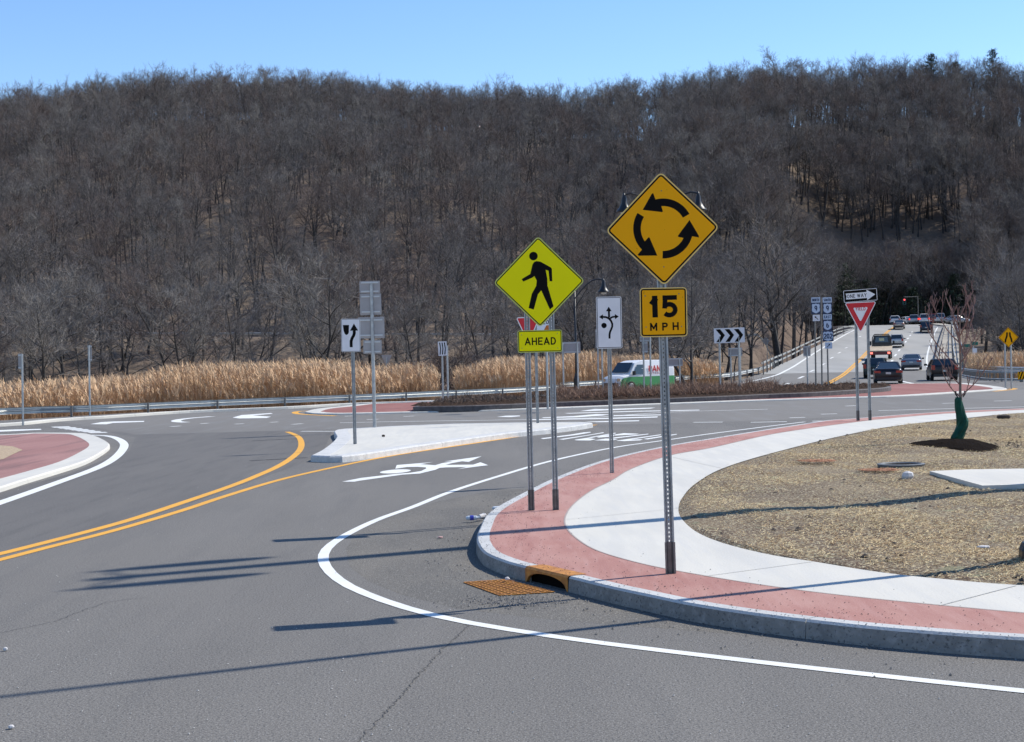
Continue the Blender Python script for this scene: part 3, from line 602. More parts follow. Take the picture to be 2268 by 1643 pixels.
# ------------------------------------------------------------------ sign helpers
def rounded(corners, r, inset=0.0, n=5):
    """convex polygon (x,z), inset by inset, corners rounded"""
    c = [Vector(p) for p in corners]; N = len(c)
    a = sum(c[i].x * c[(i + 1) % N].y - c[(i + 1) % N].x * c[i].y for i in range(N))
    if a < 0: c = c[::-1]
    E = []
    for i in range(N):
        p, q = c[i], c[(i + 1) % N]; d = (q - p).normalized(); nrm = Vector((-d.y, d.x)); E.append((p + nrm * inset, d))
    V = []
    for i in range(N):
        p1, d1 = E[i - 1]; p2, d2 = E[i]; den = d1.x * d2.y - d1.y * d2.x
        t = ((p2.x - p1.x) * d2.y - (p2.y - p1.y) * d2.x) / den; V.append(p1 + d1 * t)
    r = max(r - inset, 0.002); out = []
    for i in range(N):
        d1 = E[i - 1][1]; d2 = E[i][1]; ang = math.acos(max(-1, min(1, d1.dot(d2)))); tl = r * math.tan(ang / 2)
        n1 = Vector((-d1.y, d1.x)); cc = V[i] - d1 * tl + n1 * r
        a0 = math.atan2(-n1.y, -n1.x)
        for k in range(n + 1):
            t = a0 + ang * k / n; out.append((cc.x + r * math.cos(t), cc.y + r * math.sin(t)))
    return out
def rect(w_, h_, cx=0, cz=0): return [(cx - w_ / 2, cz - h_ / 2), (cx + w_ / 2, cz - h_ / 2), (cx + w_ / 2, cz + h_ / 2), (cx - w_ / 2, cz + h_ / 2)]
def diamond(s_, cx=0, cz=0): return [(cx, cz - s_), (cx + s_, cz), (cx, cz + s_), (cx - s_, cz)]
def _arc(cx, cy, rx, ry, a0, a1, n=10): return [(cx + rx * math.cos(R(a0 + (a1 - a0) * k / n)), cy + ry * math.sin(R(a0 + (a1 - a0) * k / n))) for k in range(n + 1)]
GLY = {'1': (.35, [[(.04, .76), (.28, .9)], [(.3, 1), (.3, 0)]]), '5': (.66, [[(.62, 1), (.08, 1)], [(.1, 1.0), (.06, .52)], [(.06, .52)] + _arc(.31, .31, .33, .31, 125, -140, 14)]),
 '0': (.62, [_arc(.31, .5, .31, .5, 0, 360, 20)]), '9': (.6, [_arc(.3, .7, .3, .3, 0, 360, 16), [(.6, .7), (.58, .4), (.4, .0)]]), '6': (.6, [_arc(.3, .3, .3, .3, 0, 360, 16), [(.0, .3), (.02, .6), (.2, 1.0)]]),
 '2': (.6, [_arc(.3, .7, .28, .3, 165, -30, 12) + [(.0, .0)], [(.0, 0), (.6, 0)]]), 'M': (.75, [[(0, 0), (0, 1)], [(0, 1), (.375, .25)], [(.375, .25), (.75, 1)], [(.75, 1), (.75, 0)]]),
 'P': (.58, [[(0, 0), (0, 1)], [(0, 1), (.33, 1)] + _arc(.33, .74, .25, .26, 80, -90, 8) + [(0, .48)]]), 'H': (.6, [[(0, 0), (0, 1)], [(.6, 0), (.6, 1)], [(0, .5), (.6, .5)]]),
 'A': (.7, [[(0, 0), (.35, 1)], [(.35, 1), (.7, 0)], [(.12, .3), (.58, .3)]]), 'E': (.5, [[(0, 0), (0, 1)], [(0, 1), (.5, 1)], [(0, .5), (.42, .5)], [(0, 0), (.5, 0)]]),
 'D': (.6, [[(0, 0), (0, 1)], [(0, 1), (.25, 1)] + _arc(.25, .5, .35, .5, 80, -80, 10) + [(.25, 0), (0, 0)]]), 'O': (.64, [_arc(.32, .5, .32, .5, 0, 360, 20)]), 'N': (.6, [[(0, 0), (0, 1)], [(0, 1), (.6, 0)], [(.6, 0), (.6, 1)]]),
 'W': (.85, [[(0, 1), (.2, 0)], [(.2, 0), (.425, .9)], [(.425, .9), (.65, 0)], [(.65, 0), (.85, 1)]]), 'Y': (.62, [[(0, 1), (.31, .48)], [(.62, 1), (.31, .48)], [(.31, .5), (.31, 0)]]), 'I': (.02, [[(0, 0), (0, 1)]]),
 'L': (.48, [[(0, 1), (0, 0)], [(0, 0), (.48, 0)]]), 'R': (.58, [[(0, 0), (0, 1)], [(0, 1), (.33, 1)] + _arc(.33, .75, .25, .25, 80, -90, 8) + [(0, .5)], [(.3, .5), (.58, 0)]]), 'T': (.56, [[(0, 1), (.56, 1)], [(.28, 1), (.28, 0)]]),
 'S': (.56, [_arc(.28, .75, .26, .25, 35, 260, 12) + _arc(.28, .25, .28, .25, 80, -145, 12)]), 'U': (.6, [[(0, 1), (0, .3)] + _arc(.3, .3, .3, .3, 190, 350, 10) + [(.6, 1)]]), 'C': (.6, [_arc(.32, .5, .32, .5, 45, 315, 16)])}
def text_shape(body, w_, h_, cx, cz, y, mb, mi=0, bold=.16):
    """stroke lettering fitted into a w_ x h_ box; bold = stroke width / height"""
    sw = h_ * bold; adv = []; x = 0
    for ch in body:
        if ch == ' ': x += .45; continue
        g = GLY[ch]; adv.append((x, g)); x += g[0] + .36
    W0 = adv[-1][0] + adv[-1][1][0]; sx = (w_ - sw) / max(W0, .02); sz = h_ - sw; k = 0
    if W0 < .1: sx = sz
    for x0, g in adv:
        for pl in g[1]:
            pts = [(cx - w_ / 2 + sw / 2 + (x0 + p[0]) * sx, cz - sz / 2 + p[1] * sz) for p in pl]
            if len(pts) == 2:
                (a, b), (c, d) = pts; L = math.hypot(c - a, d - b); ex = (c - a) / L * sw / 2; ez = (d - b) / L * sw / 2
                pts = [(a - ex, b - ez), (c + ex, d + ez)]
            closed = abs(pl[0][0] - pl[-1][0]) + abs(pl[0][1] - pl[-1][1]) < 1e-6
            stroke(mb, pts, sw, y - .00015 * (k % 6), mi, closed); k += 1
def stroke(mb, pts, wd, y, mi=0, closed=False):
    P = [Vector((p[0], p[1], 0)) for p in pts]; n = len(P); A = []; B = []
    for i, p in enumerate(P):
        if closed: d1 = (P[i] - P[i - 1 if i else -2]).normalized(); d2 = (P[i + 1 if i < n - 1 else 1] - P[i]).normalized()
        else: d1 = (P[i] - P[i - 1]).normalized() if i else (P[1] - P[0]).normalized(); d2 = (P[i + 1] - P[i]).normalized() if i < n - 1 else d1
        t = (d1 + d2).normalized(); k = wd / 2 / max(.6, t.dot(d1)); q = Vector((-t.y, t.x, 0)) * k; A.append(p + q); B.append(p - q)
    mb.add([(p.x, y, p.y) for p in A] + [(p.x, y, p.y) for p in B], [(i, n + i, n + i + 1, i + 1) for i in range(n - 1)], mi)
def u_post(root, x, z0, z1, wd=0.08, holes=False, m=None, hz0=0.4, tiltx=0.0, y=0.0, name='post'):
    mb = MB(); k = wd / 0.08; H = z1 - z0
    def bar(a, b, t, za, zb):
        a = Vector(a) * k; b = Vector(b) * k; d = (b - a).normalized(); n_ = Vector((-d.y, d.x)) * t
        c = [a, b, b + n_, a + n_]; vs = []
        for z in (za, zb):
            for q in c: vs.append((x + q.x + tiltx * (z - z0) , y + q.y, z))
        mb.add(vs, [(0, 3, 2, 1), (4, 5, 6, 7), (0, 1, 5, 4), (1, 2, 6, 5), (2, 3, 7, 6), (3, 0, 4, 7)])
    for s_ in (-1, 1):
        bar((s_ * .040, 0), (s_ * .028, 0), .003 * (1 if s_ < 0 else -1) * 1, z0, z1)
        bar((s_ * .028, 0), (s_ * .015, .03), .003, z0, z1)
    if holes:
        z = z0
        bar((-.015, .03), (-.005, .03), .003, z0, z1); bar((.005, .03), (.015, .03), .003, z0, z1)
        zs = np.arange(z0, z1, 0.0254 * 1.6)
        for za in zs: bar((-.005, .03), (.005, .03), .003, za, min(za + 0.0254 * 0.95, z1))
    else: bar((-.015, .03), (.015, .03), .003, z0, z1)
    return mb.build(name, m or GALV, root)
class Sign:
    def __init__(s, base, label, group=None, name='road_sign', z=0.15, onY=None, cat='road sign', lean=0.0):
        s.b = G(base[0], base[1], z) if onY is None else P3(base[0], base[1], onY)
        s.root = thing(name, s.b, label, cat, group); s.Y = s.b.y; s.sc = F / s.Y; s.n = 0; s.base = base
    def loc(s, px, py):
        p = P3(px, py, s.Y); return p.x - s.b.x, p.z - s.b.z
    def panel(s, corners, r, face, edge=None, border=None, inset=0.012, bw=0.014, y=-0.012, back=False, rot=0.0, name='sign_panel', label=None):
        """corners in local (x,z); returns part"""
        cx = sum(c[0] for c in corners) / len(corners); cz = sum(c[1] for c in corners) / len(corners)
        if rot: corners = [(cx + (x - cx) * math.cos(rot) - (z - cz) * math.sin(rot), cz + (x - cx) * math.sin(rot) + (z - cz) * math.cos(rot)) for x, z in corners]
        y -= 0.004 * s.n; s.n += 1
        mb = MB(); o0 = rounded(corners, r)
        if back: mb.plate2d(o0, y, y + 0.003, 0, 0); p = mb.build(name, ALU, s.root)
        else:
            mb.plate2d(o0, y, y + 0.003, 0, 1); p = mb.build(name, [edge or face, ALU], s.root)
            if border is not None:
                b = MB(); b.ring2d(rounded(corners, r, inset), rounded(corners, r, inset + bw), y - 0.0012); b.build('border', border, p)
                if edge: MB().face2d(rounded(corners, r, inset + bw), y - 0.0008).build('sheeting', face, p)
        if label: p['label'] = label
        s.y = y - 0.002; return p
def px_rect(s, x0, y0, x1, y1):
    a = s.loc((x0 + x1) / 2, (y0 + y1) / 2); w_ = (x1 - x0) / s.sc; h_ = (y1 - y0) / s.sc; return rect(w_, h_, a[0], a[1]), a, w_, h_
def bolts(root_part, pts, y, r=0.006, m=None):
    mb = MB()
    for x, z in pts: mb.face2d([(x + r * math.cos(k * math.pi / 4), z + r * math.sin(k * math.pi / 4)) for k in range(8)], y - 0.0004)
    mb.build('rivet', m or GALVD, root_part)
# 1. roundabout warning + 15 MPH
s = Sign((1485, 1270), 'large orange yellow diamond roundabout arrows sign above a 15 MPH plate on a perforated post')
z_bot = s.loc(1467, 746)[1]; xo = s.loc(1469, 750)[0]
s.root.rotation_euler = (0, -R(0.55), 0)
dc = s.loc(1466.5, 507); dc = (dc[0] + math.tan(R(.55)) * dc[1] * 1.0, dc[1]); hd = 124 / s.sc * 1.02
p = s.panel(diamond(hd, dc[0], dc[1]), 0.048, SYEL, SYEDGE, BLACK, 0.013, 0.016)
MB().face2d(rounded(diamond(hd, *dc), .048, .0285), s.y + .0003).build('sheeting', SYEL, p)
mb = MB(); ccx, ccz = dc[0] + 0.006, dc[1] + 0.003; k_ = 1.0
for a0 in (0, 120, 240):
    def pt(r_, a): return (ccx + r_ * math.cos(R(a)) , ccz + r_ * math.sin(R(a)))
    o_ = [pt(.284, a0 + 27 + t * 76 / 12) for t in range(13)]; i_ = [pt(.212, a0 + 27 + (12 - t) * 66 / 12) for t in range(13)]
    mb.face2d(o_ + [pt(.348, a0 + 104), pt(.345, a0 + 106.5), pt(.262, a0 + 136), pt(.155, a0 + 92), pt(.162, a0 + 89)] + i_, s.y)
mb.build('legend', BLACK, p)
bolts(p, [(dc[0], dc[1] + .36), (dc[0], dc[1] - .36)], s.y)
rc, c15, w15, h15 = px_rect(s, 1416.5, 637, 1521, 746); c15 = (c15[0] + math.tan(R(.55)) * c15[1], c15[1]); rc = rect(w15, h15, *c15)
p = s.panel(rc, 0.035, SYEL, SYEDGE, BLACK, 0.010, 0.013, rot=R(-0.8))
mb = MB(); text_shape('1', w15 * .17, h15 * .44, c15[0] - w15 * .20, c15[1] + h15 * .12, s.y, mb, bold=.25); text_shape('5', w15 * .35, h15 * .45, c15[0] + w15 * .13, c15[1] + h15 * .115, s.y, mb, bold=.21)
for ch, dx, wd in (('M', -.22, .15), ('P', .02, .12), ('H', .245, .13)): text_shape(ch, w15 * wd, h15 * .16, c15[0] + w15 * dx, c15[1] - h15 * .29, s.y, mb, bold=.20)
mb.build('legend', BLACK, p)
bolts(p, [(c15[0] - .17, c15[1] + .16), (c15[0] + .15, c15[1] + .17), (c15[0] + .165, c15[1] - .14), (c15[0] - .17, c15[1] - .135)], s.y)
u_post(s.root, 0, -0.05, dc[1] + hd * .8, 0.088, holes=True)
u_post(s.root, 0.0, -0.05, 0.30, 0.10, m=GALVD, y=-0.012, name='post_sleeve')
# 2. pedestrian + AHEAD
s = Sign((1203.5, 1129.5), 'lime green diamond walking person sign above an AHEAD plate on two posts')
dc = s.loc(1193.5, 624); hd = 101 / s.sc
p = s.panel(diamond(hd, *dc), 0.05, SLIME, SLEDGE, BLACK, 0.014, 0.014)
def zz(zx, zy): return (dc[0] + (zx - 595) * 0.2501 / s.sc, dc[1] - (zy - 555) * 0.2501 / s.sc)
mb = MB(); mb.face2d([zz(*q) for q in [(575, 372), (612, 378), (700, 430), (710, 442), (712, 553), (688, 553), (680, 460), (655, 450), (668, 530), (668, 590), (718, 775), (685, 803), (612, 632), (582, 665), (542, 800), (497, 785), (528, 660), (568, 592), (574, 545), (555, 505), (530, 520), (455, 550), (441, 528), (518, 485), (540, 402), (555, 380)]], s.y)
mb.face2d([zz(550 + 38 * math.cos(t * math.pi / 10), 327 + 38 * math.sin(t * math.pi / 10)) for t in range(20)], s.y); mb.build('legend', BLACK, p)
rc, c_, w_, h_ = px_rect(s, 1146, 731, 1244.5, 780)
p = s.panel(rc, 0.03, SLIME, SLEDGE, BLACK, 0.010, 0.010)
mb = MB(); text_shape('AHEAD', w_ * .70, h_ * .34, c_[0] + w_ * .01, c_[1] - h_ * .0, s.y, mb, bold=.17); mb.build('legend', BLACK, p)
bolts(p, [(c_[0] - .25, c_[1] + .09), (c_[0] + .24, c_[1] + .1), (c_[0] + .24, c_[1] - .1), (c_[0] - .245, c_[1] - .09)], s.y)
for dx in (-27 / s.sc, 27 / s.sc):
    u_post(s.root, dx, -0.05, s.loc(1193, 600)[1], 0.078, holes=True); u_post(s.root, dx, -0.05, 0.28, 0.088, m=GALVD, y=-0.012, name='post_sleeve')
# 3. lane control
s = Sign((1355, 1047), 'tall white roundabout lane sign with three black arrows and a dot')
rc, c_, w_, h_ = px_rect(s, 1320.5, 657, 1376.5, 771.5)
p = s.panel(rc, 0.03, SWHITE, SWHITE, BLACK, 0.012, 0.010)
def zz(zx, zy): return (c_[0] + (zx - 1216) * 0.2501 / s.sc, c_[1] - (zy - 908) * 0.2501 / s.sc)
mb = MB(); k_ = .2501 / s.sc
mb.face2d([zz(*q) for q in [(1215, 768), (1240, 808), (1190, 808)]], s.y); mb.face2d([zz(*q) for q in [(1128, 857), (1162, 834), (1162, 880)]], s.y); mb.face2d([zz(*q) for q in [(1302, 857), (1268, 834), (1268, 880)]], s.y)
stroke(mb, [zz(*q) for q in [(1216, 808), (1216, 862)]], 17 * k_, s.y); stroke(mb, [zz(*q) for q in [(1162, 857), (1190, 860), (1214, 872), (1232, 892), (1243, 920), (1242, 945), (1233, 968), (1222, 990), (1217, 1015), (1216, 1050)]], 17 * k_, s.y - .0004)
stroke(mb, [zz(*q) for q in [(1268, 857), (1245, 860), (1224, 872)]], 15 * k_, s.y - .0008)
mb.face2d([zz(1170 + 24 * math.cos(t * math.pi / 8), 933 + 24 * math.sin(t * math.pi / 8)) for t in range(16)], s.y); mb.build('legend', BLACK, p)
u_post(s.root, 0, -0.05, s.loc(1350, 680)[1], 0.075, holes=True)
# 4. keep right
s = Sign((786, 983), 'white keep right sign with curved black arrow on the concrete island')
rc, c_, w_, h_ = px_rect(s, 755.5, 706, 798, 779)
p = s.panel(rc, 0.03, SWHITE, SWHITE, BLACK, 0.010, 0.008, rot=R(-.6))
def zz(zx, zy): return (c_[0] + (zx - 840) * 0.2501 / s.sc, c_[1] - (zy - 665) * 0.2501 / s.sc)
k_ = .2501 / s.sc; mb = MB(); mb.face2d([zz(*q) for q in [(772, 573), (826, 573), (823, 640), (814, 655), (800, 662), (787, 652), (778, 625)]], s.y)
mb.face2d([zz(*q) for q in [(870, 562), (906, 624), (834, 624)]], s.y)
stroke(mb, [zz(*q) for q in [(871, 624), (872, 645), (865, 668), (850, 692), (842, 718), (841, 770)]], 26 * k_, s.y); mb.build('legend', BLACK, p)
u_post(s.root, 0, -0.05, s.loc(779, 720)[1], 0.09)
# 5. backs of route signs
s = Sign((829.5, 946), 'tall stack of four grey sign backs on one post behind the keep right sign')
for (x0, y0, x1, y1) in [(795.5, 622, 841, 649), (796.5, 650, 844, 697), (793, 702, 851, 749), (804, 753, 845, 783)]:
    rc, c_, w_, h_ = px_rect(s, x0, y0, x1, y1); p = s.panel(rc, 0.03, ALU, back=True, y=0.03)
    b = MB()
    for f in (.36, -.36) if h_ > .35 else (.28, -.28): b.box(c_[0] - w_ * .42, c_[0] + w_ * .42, s.y - .03, s.y - .002, c_[1] + h_ * f - .022, c_[1] + h_ * f + .022)
    b.build('bracket', BRACK, p)
MB().tube([(0, -.01, -.05), (s.loc(822, 628)[0] * .92, -.01, s.loc(822, 628)[1])], 0.055, 8).build('post', GALV, s.root)
# 6. one way + yield
s = Sign((1912.5, 931), 'red and white YIELD triangle under a black ONE WAY arrow sign on two posts')
rc, c_, w_, h_ = px_rect(s, 1867, 640.5, 1942, 668)
p = s.panel(rc, 0.035, BLACK, BLACK, SWHITE, 0.006, 0.014, rot=R(3.2))
o_ = MB(); X = lambda f: c_[0] + w_ * f; Zf = lambda f: c_[1] + h_ * f
def rt(x, z, a=R(3.2)): return (c_[0] + (x - c_[0]) * math.cos(a) - (z - c_[1]) * math.sin(a), c_[1] + (x - c_[0]) * math.sin(a) + (z - c_[1]) * math.cos(a))
o_.face2d([rt(X(a), Zf(b)) for a, b in [(-.43, -.24), (.19, -.24), (.19, -.42), (.44, 0), (.19, .42), (.19, .24), (-.43, .24), (-.41, 0)]], s.y); arrow = o_.build('legend', SWHITE, p)
mb = MB(); text_shape('ONE WAY', w_ * .58, h_ * .3, 0, 0, s.y - .001, mb, bold=.14); mb.v = [(*[rt(x + c_[0] - w_ * .105, z + c_[1])[0]], y, rt(x + c_[0] - w_ * .105, z + c_[1])[1]) for x, y, z in mb.v]; mb.build('lettering', BLACK, p)
t1 = s.loc(1869, 670.5); t2 = s.loc(1940.5, 667); t3 = s.loc(1905, 738)
p = s.panel([t3, t2, t1], 0.05, SRED, SRED, SWHITE, 0.0, 0.022)
tc = ((t1[0] + t2[0] + t3[0]) / 3, (t1[1] + t2[1] + t3[1]) / 3 + .01)
MB().face2d(rounded([(tc[0] + (q[0] - tc[0]) * .47, tc[1] + (q[1] - tc[1]) * .47) for q in (t3, t2, t1)], .03), s.y).build('inner_triangle', SWHITE, p)
mb = MB(); text_shape('YIELD', .30, .10, tc[0], tc[1] + .10, s.y - .001, mb, bold=.16); mb.build('lettering', SRED, p)
for px in (1899.5, 1926):
    u_post(s.root, s.loc(px, 931)[0] , -0.05, s.loc(px - 4, 655 if px < 1910 else 648)[1], 0.09)
    u_post(s.root, s.loc(px, 931)[0] , -0.05, 0.3, 0.10, m=GALVD, y=-0.012, name='post_sleeve')
# 7. route markers
ZI = 0.27
s = Sign((1825, 855), 'cluster of US route shields 9, 6 and 202 on three thin posts', z=ZI)
SB = mat('blue_shadowed_sheeting', (0.52, 0.6, 0.72), 0.4)
NAVY = mat('dark_blue_legend', (0.01, 0.03, 0.09), 0.5)
def shield(s, x0, y0, x1, y1, txt):
    rc, c_, w_, h_ = px_rect(s, x0, y0, x1, y1); p = s.panel(rc, .01, NAVY, y=-.02)
    pts = [(-.36, .42), (-.2, .38), (0, .44), (.2, .38), (.36, .42), (.44, .25), (.40, .08), (.45, -.12), (.40, -.28), (.22, -.38), (0, -.46), (-.22, -.38), (-.40, -.28), (-.45, -.12), (-.40, .08), (-.44, .25)]
    MB().face2d([(c_[0] + w_ * a, c_[1] + h_ * b) for a, b in pts], s.y).build('shield', SB, p)
    mb = MB(); text_shape(txt, w_ * (.32 if len(txt) == 1 else .78), h_ * .5, c_[0], c_[1], s.y - .002, mb, bold=.19); mb.build('lettering', NAVY, p)
def plaque(s, x0, y0, x1, y1, txt=None, face=None, leg=None, tw=.8, th=.55):
    rc, c_, w_, h_ = px_rect(s, x0, y0, x1, y1); p = s.panel(rc, .01, face or SB, y=-.02); mb = MB()
    if txt: text_shape(txt, w_ * tw, h_ * th, c_[0], c_[1], s.y, mb, bold=.2)
    else:
        a = leg; ca, sa = math.cos(a), math.sin(a); k = h_ * .38
        mb.face2d([(c_[0] + (u * ca - v * sa) * k, c_[1] + (u * sa + v * ca) * k) for u, v in [(-1, -.13), (.3, -.13), (.3, -.45), (1.0, 0), (.3, .45), (.3, .13), (-1, .13)]], s.y)
    mb.build('lettering', NAVY if txt else BLACK, p)
plaque(s, 1796, 658.5, 1815.5, 670, 'NORTH'); plaque(s, 1821, 658.5, 1841, 670, 'SOUTH')
shield(s, 1796, 670.5, 1816, 695, '9'); shield(s, 1821.5, 670.5, 1841.5, 695, '9')
plaque(s, 1799, 697, 1815, 711, None, SWHITE, R(135)); plaque(s, 1822, 696, 1841, 707.5, 'EAST')
shield(s, 1822, 708.5, 1841.5, 732, '6'); shield(s, 1820.5, 732.5, 1845, 756, '202'); plaque(s, 1826, 758, 1842, 772, None, SB, R(45))
for px, pt_ in ((1806.5, 711), (1820, 660), (1834, 771)):
    x = s.loc(px, 855)[0]; x2 = s.loc(px - 2, pt_)[0]; MB().tube([(x, .02, -.1), (x2, .02, s.loc(px, pt_)[1])], 0.045, 6).build('post', GALVD, s.root)
# 8. chevron
s = Sign((1616, 866), 'white board with three black chevrons pointing right', z=ZI)
rc, c_, w_, h_ = px_rect(s, 1580.5, 726, 1648.5, 759); p = s.panel(rc, .03, SWHITE, rot=R(.9))
mb = MB(); k_ = .164 / s.sc
for dx in (0, 123, 247): mb.face2d([(c_[0] + (zx + dx - 559) * k_, c_[1] - (zy - 853) * k_ * 1.0) for zx, zy in [(375, 770), (437, 768), (500, 850), (440, 942), (382, 942), (445, 855)]], s.y)
mb.build('legend', BLACK, p)
for px in (1595, 1638): MB().tube([(s.loc(px, 866)[0], .03, -.1), (s.loc(px - 2.5, 745)[0], .03, s.loc(px, 745)[1])], 0.055, 6).build('post', GALV, s.root)
# 9. left chevron seen at a steep angle
s = Sign((986.5, 890), 'narrow white chevron board seen nearly edge-on at the left tip of the mulched island', z=ZI, group=None)
rc, c_, w_, h_ = px_rect(s, 970, 756, 989.5, 787.5); p = s.panel(rc, .02, SWHITE, rot=R(2))
mb = MB()
for dx in (-.27, 0, .27): mb.face2d([(c_[0] + w_ * (dx + a), c_[1] + h_ * b) for a, b in [(-.11, .42), (.02, .42), (.1, 0), (.04, -.42), (-.09, -.42), (-.01, 0)]], s.y)
mb.build('legend', BLACK, p)
for px in (981, 992): MB().tube([(s.loc(px, 890)[0], .05, -.1), (s.loc(px - 2.5, 760)[0], .05, s.loc(px, 765)[1])], 0.05, 6).build('post', GALV, s.root)
# 10. yield + closed sign behind AHEAD sign
s = Sign((1190.5, 936.5), 'red YIELD sign partly hidden behind the lime AHEAD sign')
t1 = s.loc(1142, 703); t2 = s.loc(1196, 701); t3 = s.loc(1170, 762)
p = s.panel([t3, t2, t1], 0.05, SRED, SRED, SWHITE, 0.0, 0.028)
u_post(s.root, 0, -.05, s.loc(1186, 705)[1], 0.09)
s = Sign((1213, 900), 'white CLOSED sign with an orange stripe glimpsed behind the lime diamond', z=ZI)
rc, c_, w_, h_ = px_rect(s, 1176, 700, 1222, 733); p = s.panel(rc, .02, SWHITE)
mb = MB(); text_shape('CLOSED', w_ * .85, h_ * .3, c_[0] + w_ * .35, c_[1] + h_ * .1, s.y, mb); mb.build('lettering', BLACK, p)
MB().face2d([(c_[0] + w_ * a, c_[1] + h_ * b) for a, b in [(.1, -.45), (.35, -.45), (.48, -.12), (.23, -.12)]], s.y).build('stripe', SORANGE, p)
MB().tube([(0, .05, -.1), (s.loc(1209, 720)[0], .05, s.loc(1209, 720)[1])], 0.05, 6).build('post', GALV, s.root)
# 11..18 backs and small far signs
def back_sign(base, panels, posts, label, z=ZI, m=ALU, tri=False, dia=False, onY=None, pr=.045):
    s = Sign(base, label, z=z, onY=onY)
    for b in panels:
        rc, c_, w_, h_ = px_rect(s, *b)
        if tri: rc = [(c_[0], c_[1] - h_ / 2), (c_[0] + w_ / 2, c_[1] + h_ / 2), (c_[0] - w_ / 2, c_[1] + h_ / 2)]
        if dia: rc = diamond(w_ / 2, *c_)
        p = s.panel(rc, .03, m, back=True, y=.02)
        if not (tri or dia):
            bb = MB()
            for f in (.4, -.4): bb.box(c_[0] - w_ * .46, c_[0] + w_ * .46, s.y - .03, s.y - .002, c_[1] + h_ * f - .025, c_[1] + h_ * f + .025)
            bb.build('bracket', BRACK, p)
    for px, pt_ in posts: MB().tube([(s.loc(px, base[1])[0], -.03, -.1), (s.loc(px - 2, pt_)[0], -.03, s.loc(px, pt_)[1])], pr, 6).build('post', GALV, s.root)
    return s
back_sign((857.5, 881), [(844, 786, 868, 812)], [(857.5, 790)], 'grey back of a triangular sign standing among the reeds', z=0, tri=True)
back_sign((1265, 868), [(1243, 757, 1285, 782)], [(1248, 760), (1280, 758)], 'wide grey sign back on two posts beside the black lamp post', pr=.05)
back_sign((1330, 872), [(1318, 729, 1342, 771)], [(1325, 735), (1334, 735)], 'grey sign back showing past the left edge of the tall lane sign')
back_sign((1434, 872), [(1416, 745, 1442, 756), (1421, 757, 1434, 781)], [(1426, 745), (1441, 745)], 'grey ladder of small sign backs below the 15 MPH plate')
back_sign((1505, 862), [(1479, 793, 1511.5, 811)], [(1506, 795)], 'grey rectangular sign back right of the near post, above the van')
back_sign((1640, 862), [(1612, 770, 1643.5, 789)], [(1619, 772), (1640, 772)], 'small grey sign back below the chevron board')
back_sign((1700, 818), [(1686, 744, 1704.5, 766)], [(1699.5, 750)], 'grey diamond sign back on a thin post before the large bare tree', z=0, dia=True, pr=.05)
back_sign((1787.5, 854), [(1778.5, 766, 1794.5, 789)], [(1788, 770)], 'narrow grey sign back left of the route shields')
back_sign((51.5, 937), [(40, 783, 49, 818)], [(51.5, 784)], 'slim sign seen edge-on at the far left kerb', z=.12)
back_sign((200, 921), [(194, 764, 203, 800)], [(199.5, 765)], 'slim dark grey sign seen edge-on before the left reeds', z=.12)
# 19 lane ends sign
s = Sign((2235, 861), 'yellow diamond narrowing lanes sign on two posts by the right railing', z=.0)
dc = s.loc(2232.5, 747); hd = 22.5 / s.sc; p = s.panel(diamond(hd, *dc), .05, SYEL, SYEL, BLACK, .02, .02)
mb = MB(); k_ = 1 / s.sc
for m_ in (-1, 1): stroke(mb, [(dc[0] + m_ * x * k_, dc[1] + z * k_) for x, z in [(7, -11), (6.5, -5), (3.5, 3), (3, 11)]], 3.6 * k_, s.y)
mb.build('legend', BLACK, p)
for px in (2227, 2240): MB().tube([(s.loc(px, 861)[0], .04, -.1), (s.loc(px - 2, 755)[0], .04, s.loc(px, 755)[1])], 0.05, 6).build('post', GALV, s.root)
# 21 striped marker
s = Sign((2262, 846), 'yellow and black striped end marker on the railing at the right edge', z=0, name='hazard_marker', cat='hazard marker')
rc, c_, w_, h_ = px_rect(s, 2253, 823, 2283, 840); p = s.panel(rc, .01, SYEL)
mb = MB()
for k in range(5): x = -.62 + k * .22; mb.face2d([(c_[0] + w_ * max(-.5, min(.5, a)), c_[1] + h_ * b) for a, b in [(x, -.5), (x + .1, -.5), (x + .32, .5), (x + .22, .5)]], s.y)
mb.build('stripe', BLACK, p); MB().box(-.1, .1, 0, .1, -.05, .45).build('post', GALVD, s.root)
# 22 small white and green sign
s = Sign((2155, 792), 'small white sign below green street name blades before the dark wood', z=0, onY=150)
for b, m in (((2129, 762, 2148, 769), mat('green_street_sheeting', (.0, .13, .09), .5)), ((2150, 757, 2165, 764), MATS.get('green_street_sheeting') or GALV)):
    rc, c_, w_, h_ = px_rect(s, *b); s.panel(rc, .01, MATS['green_street_sheeting'])
rc, c_, w_, h_ = px_rect(s, 2153, 771, 2163, 786); s.panel(rc, .02, SWHITE); MB().tube([(0, .05, -1), (0, .05, s.loc(2155, 757)[1])], .06, 6).build('post', GALV, s.root)
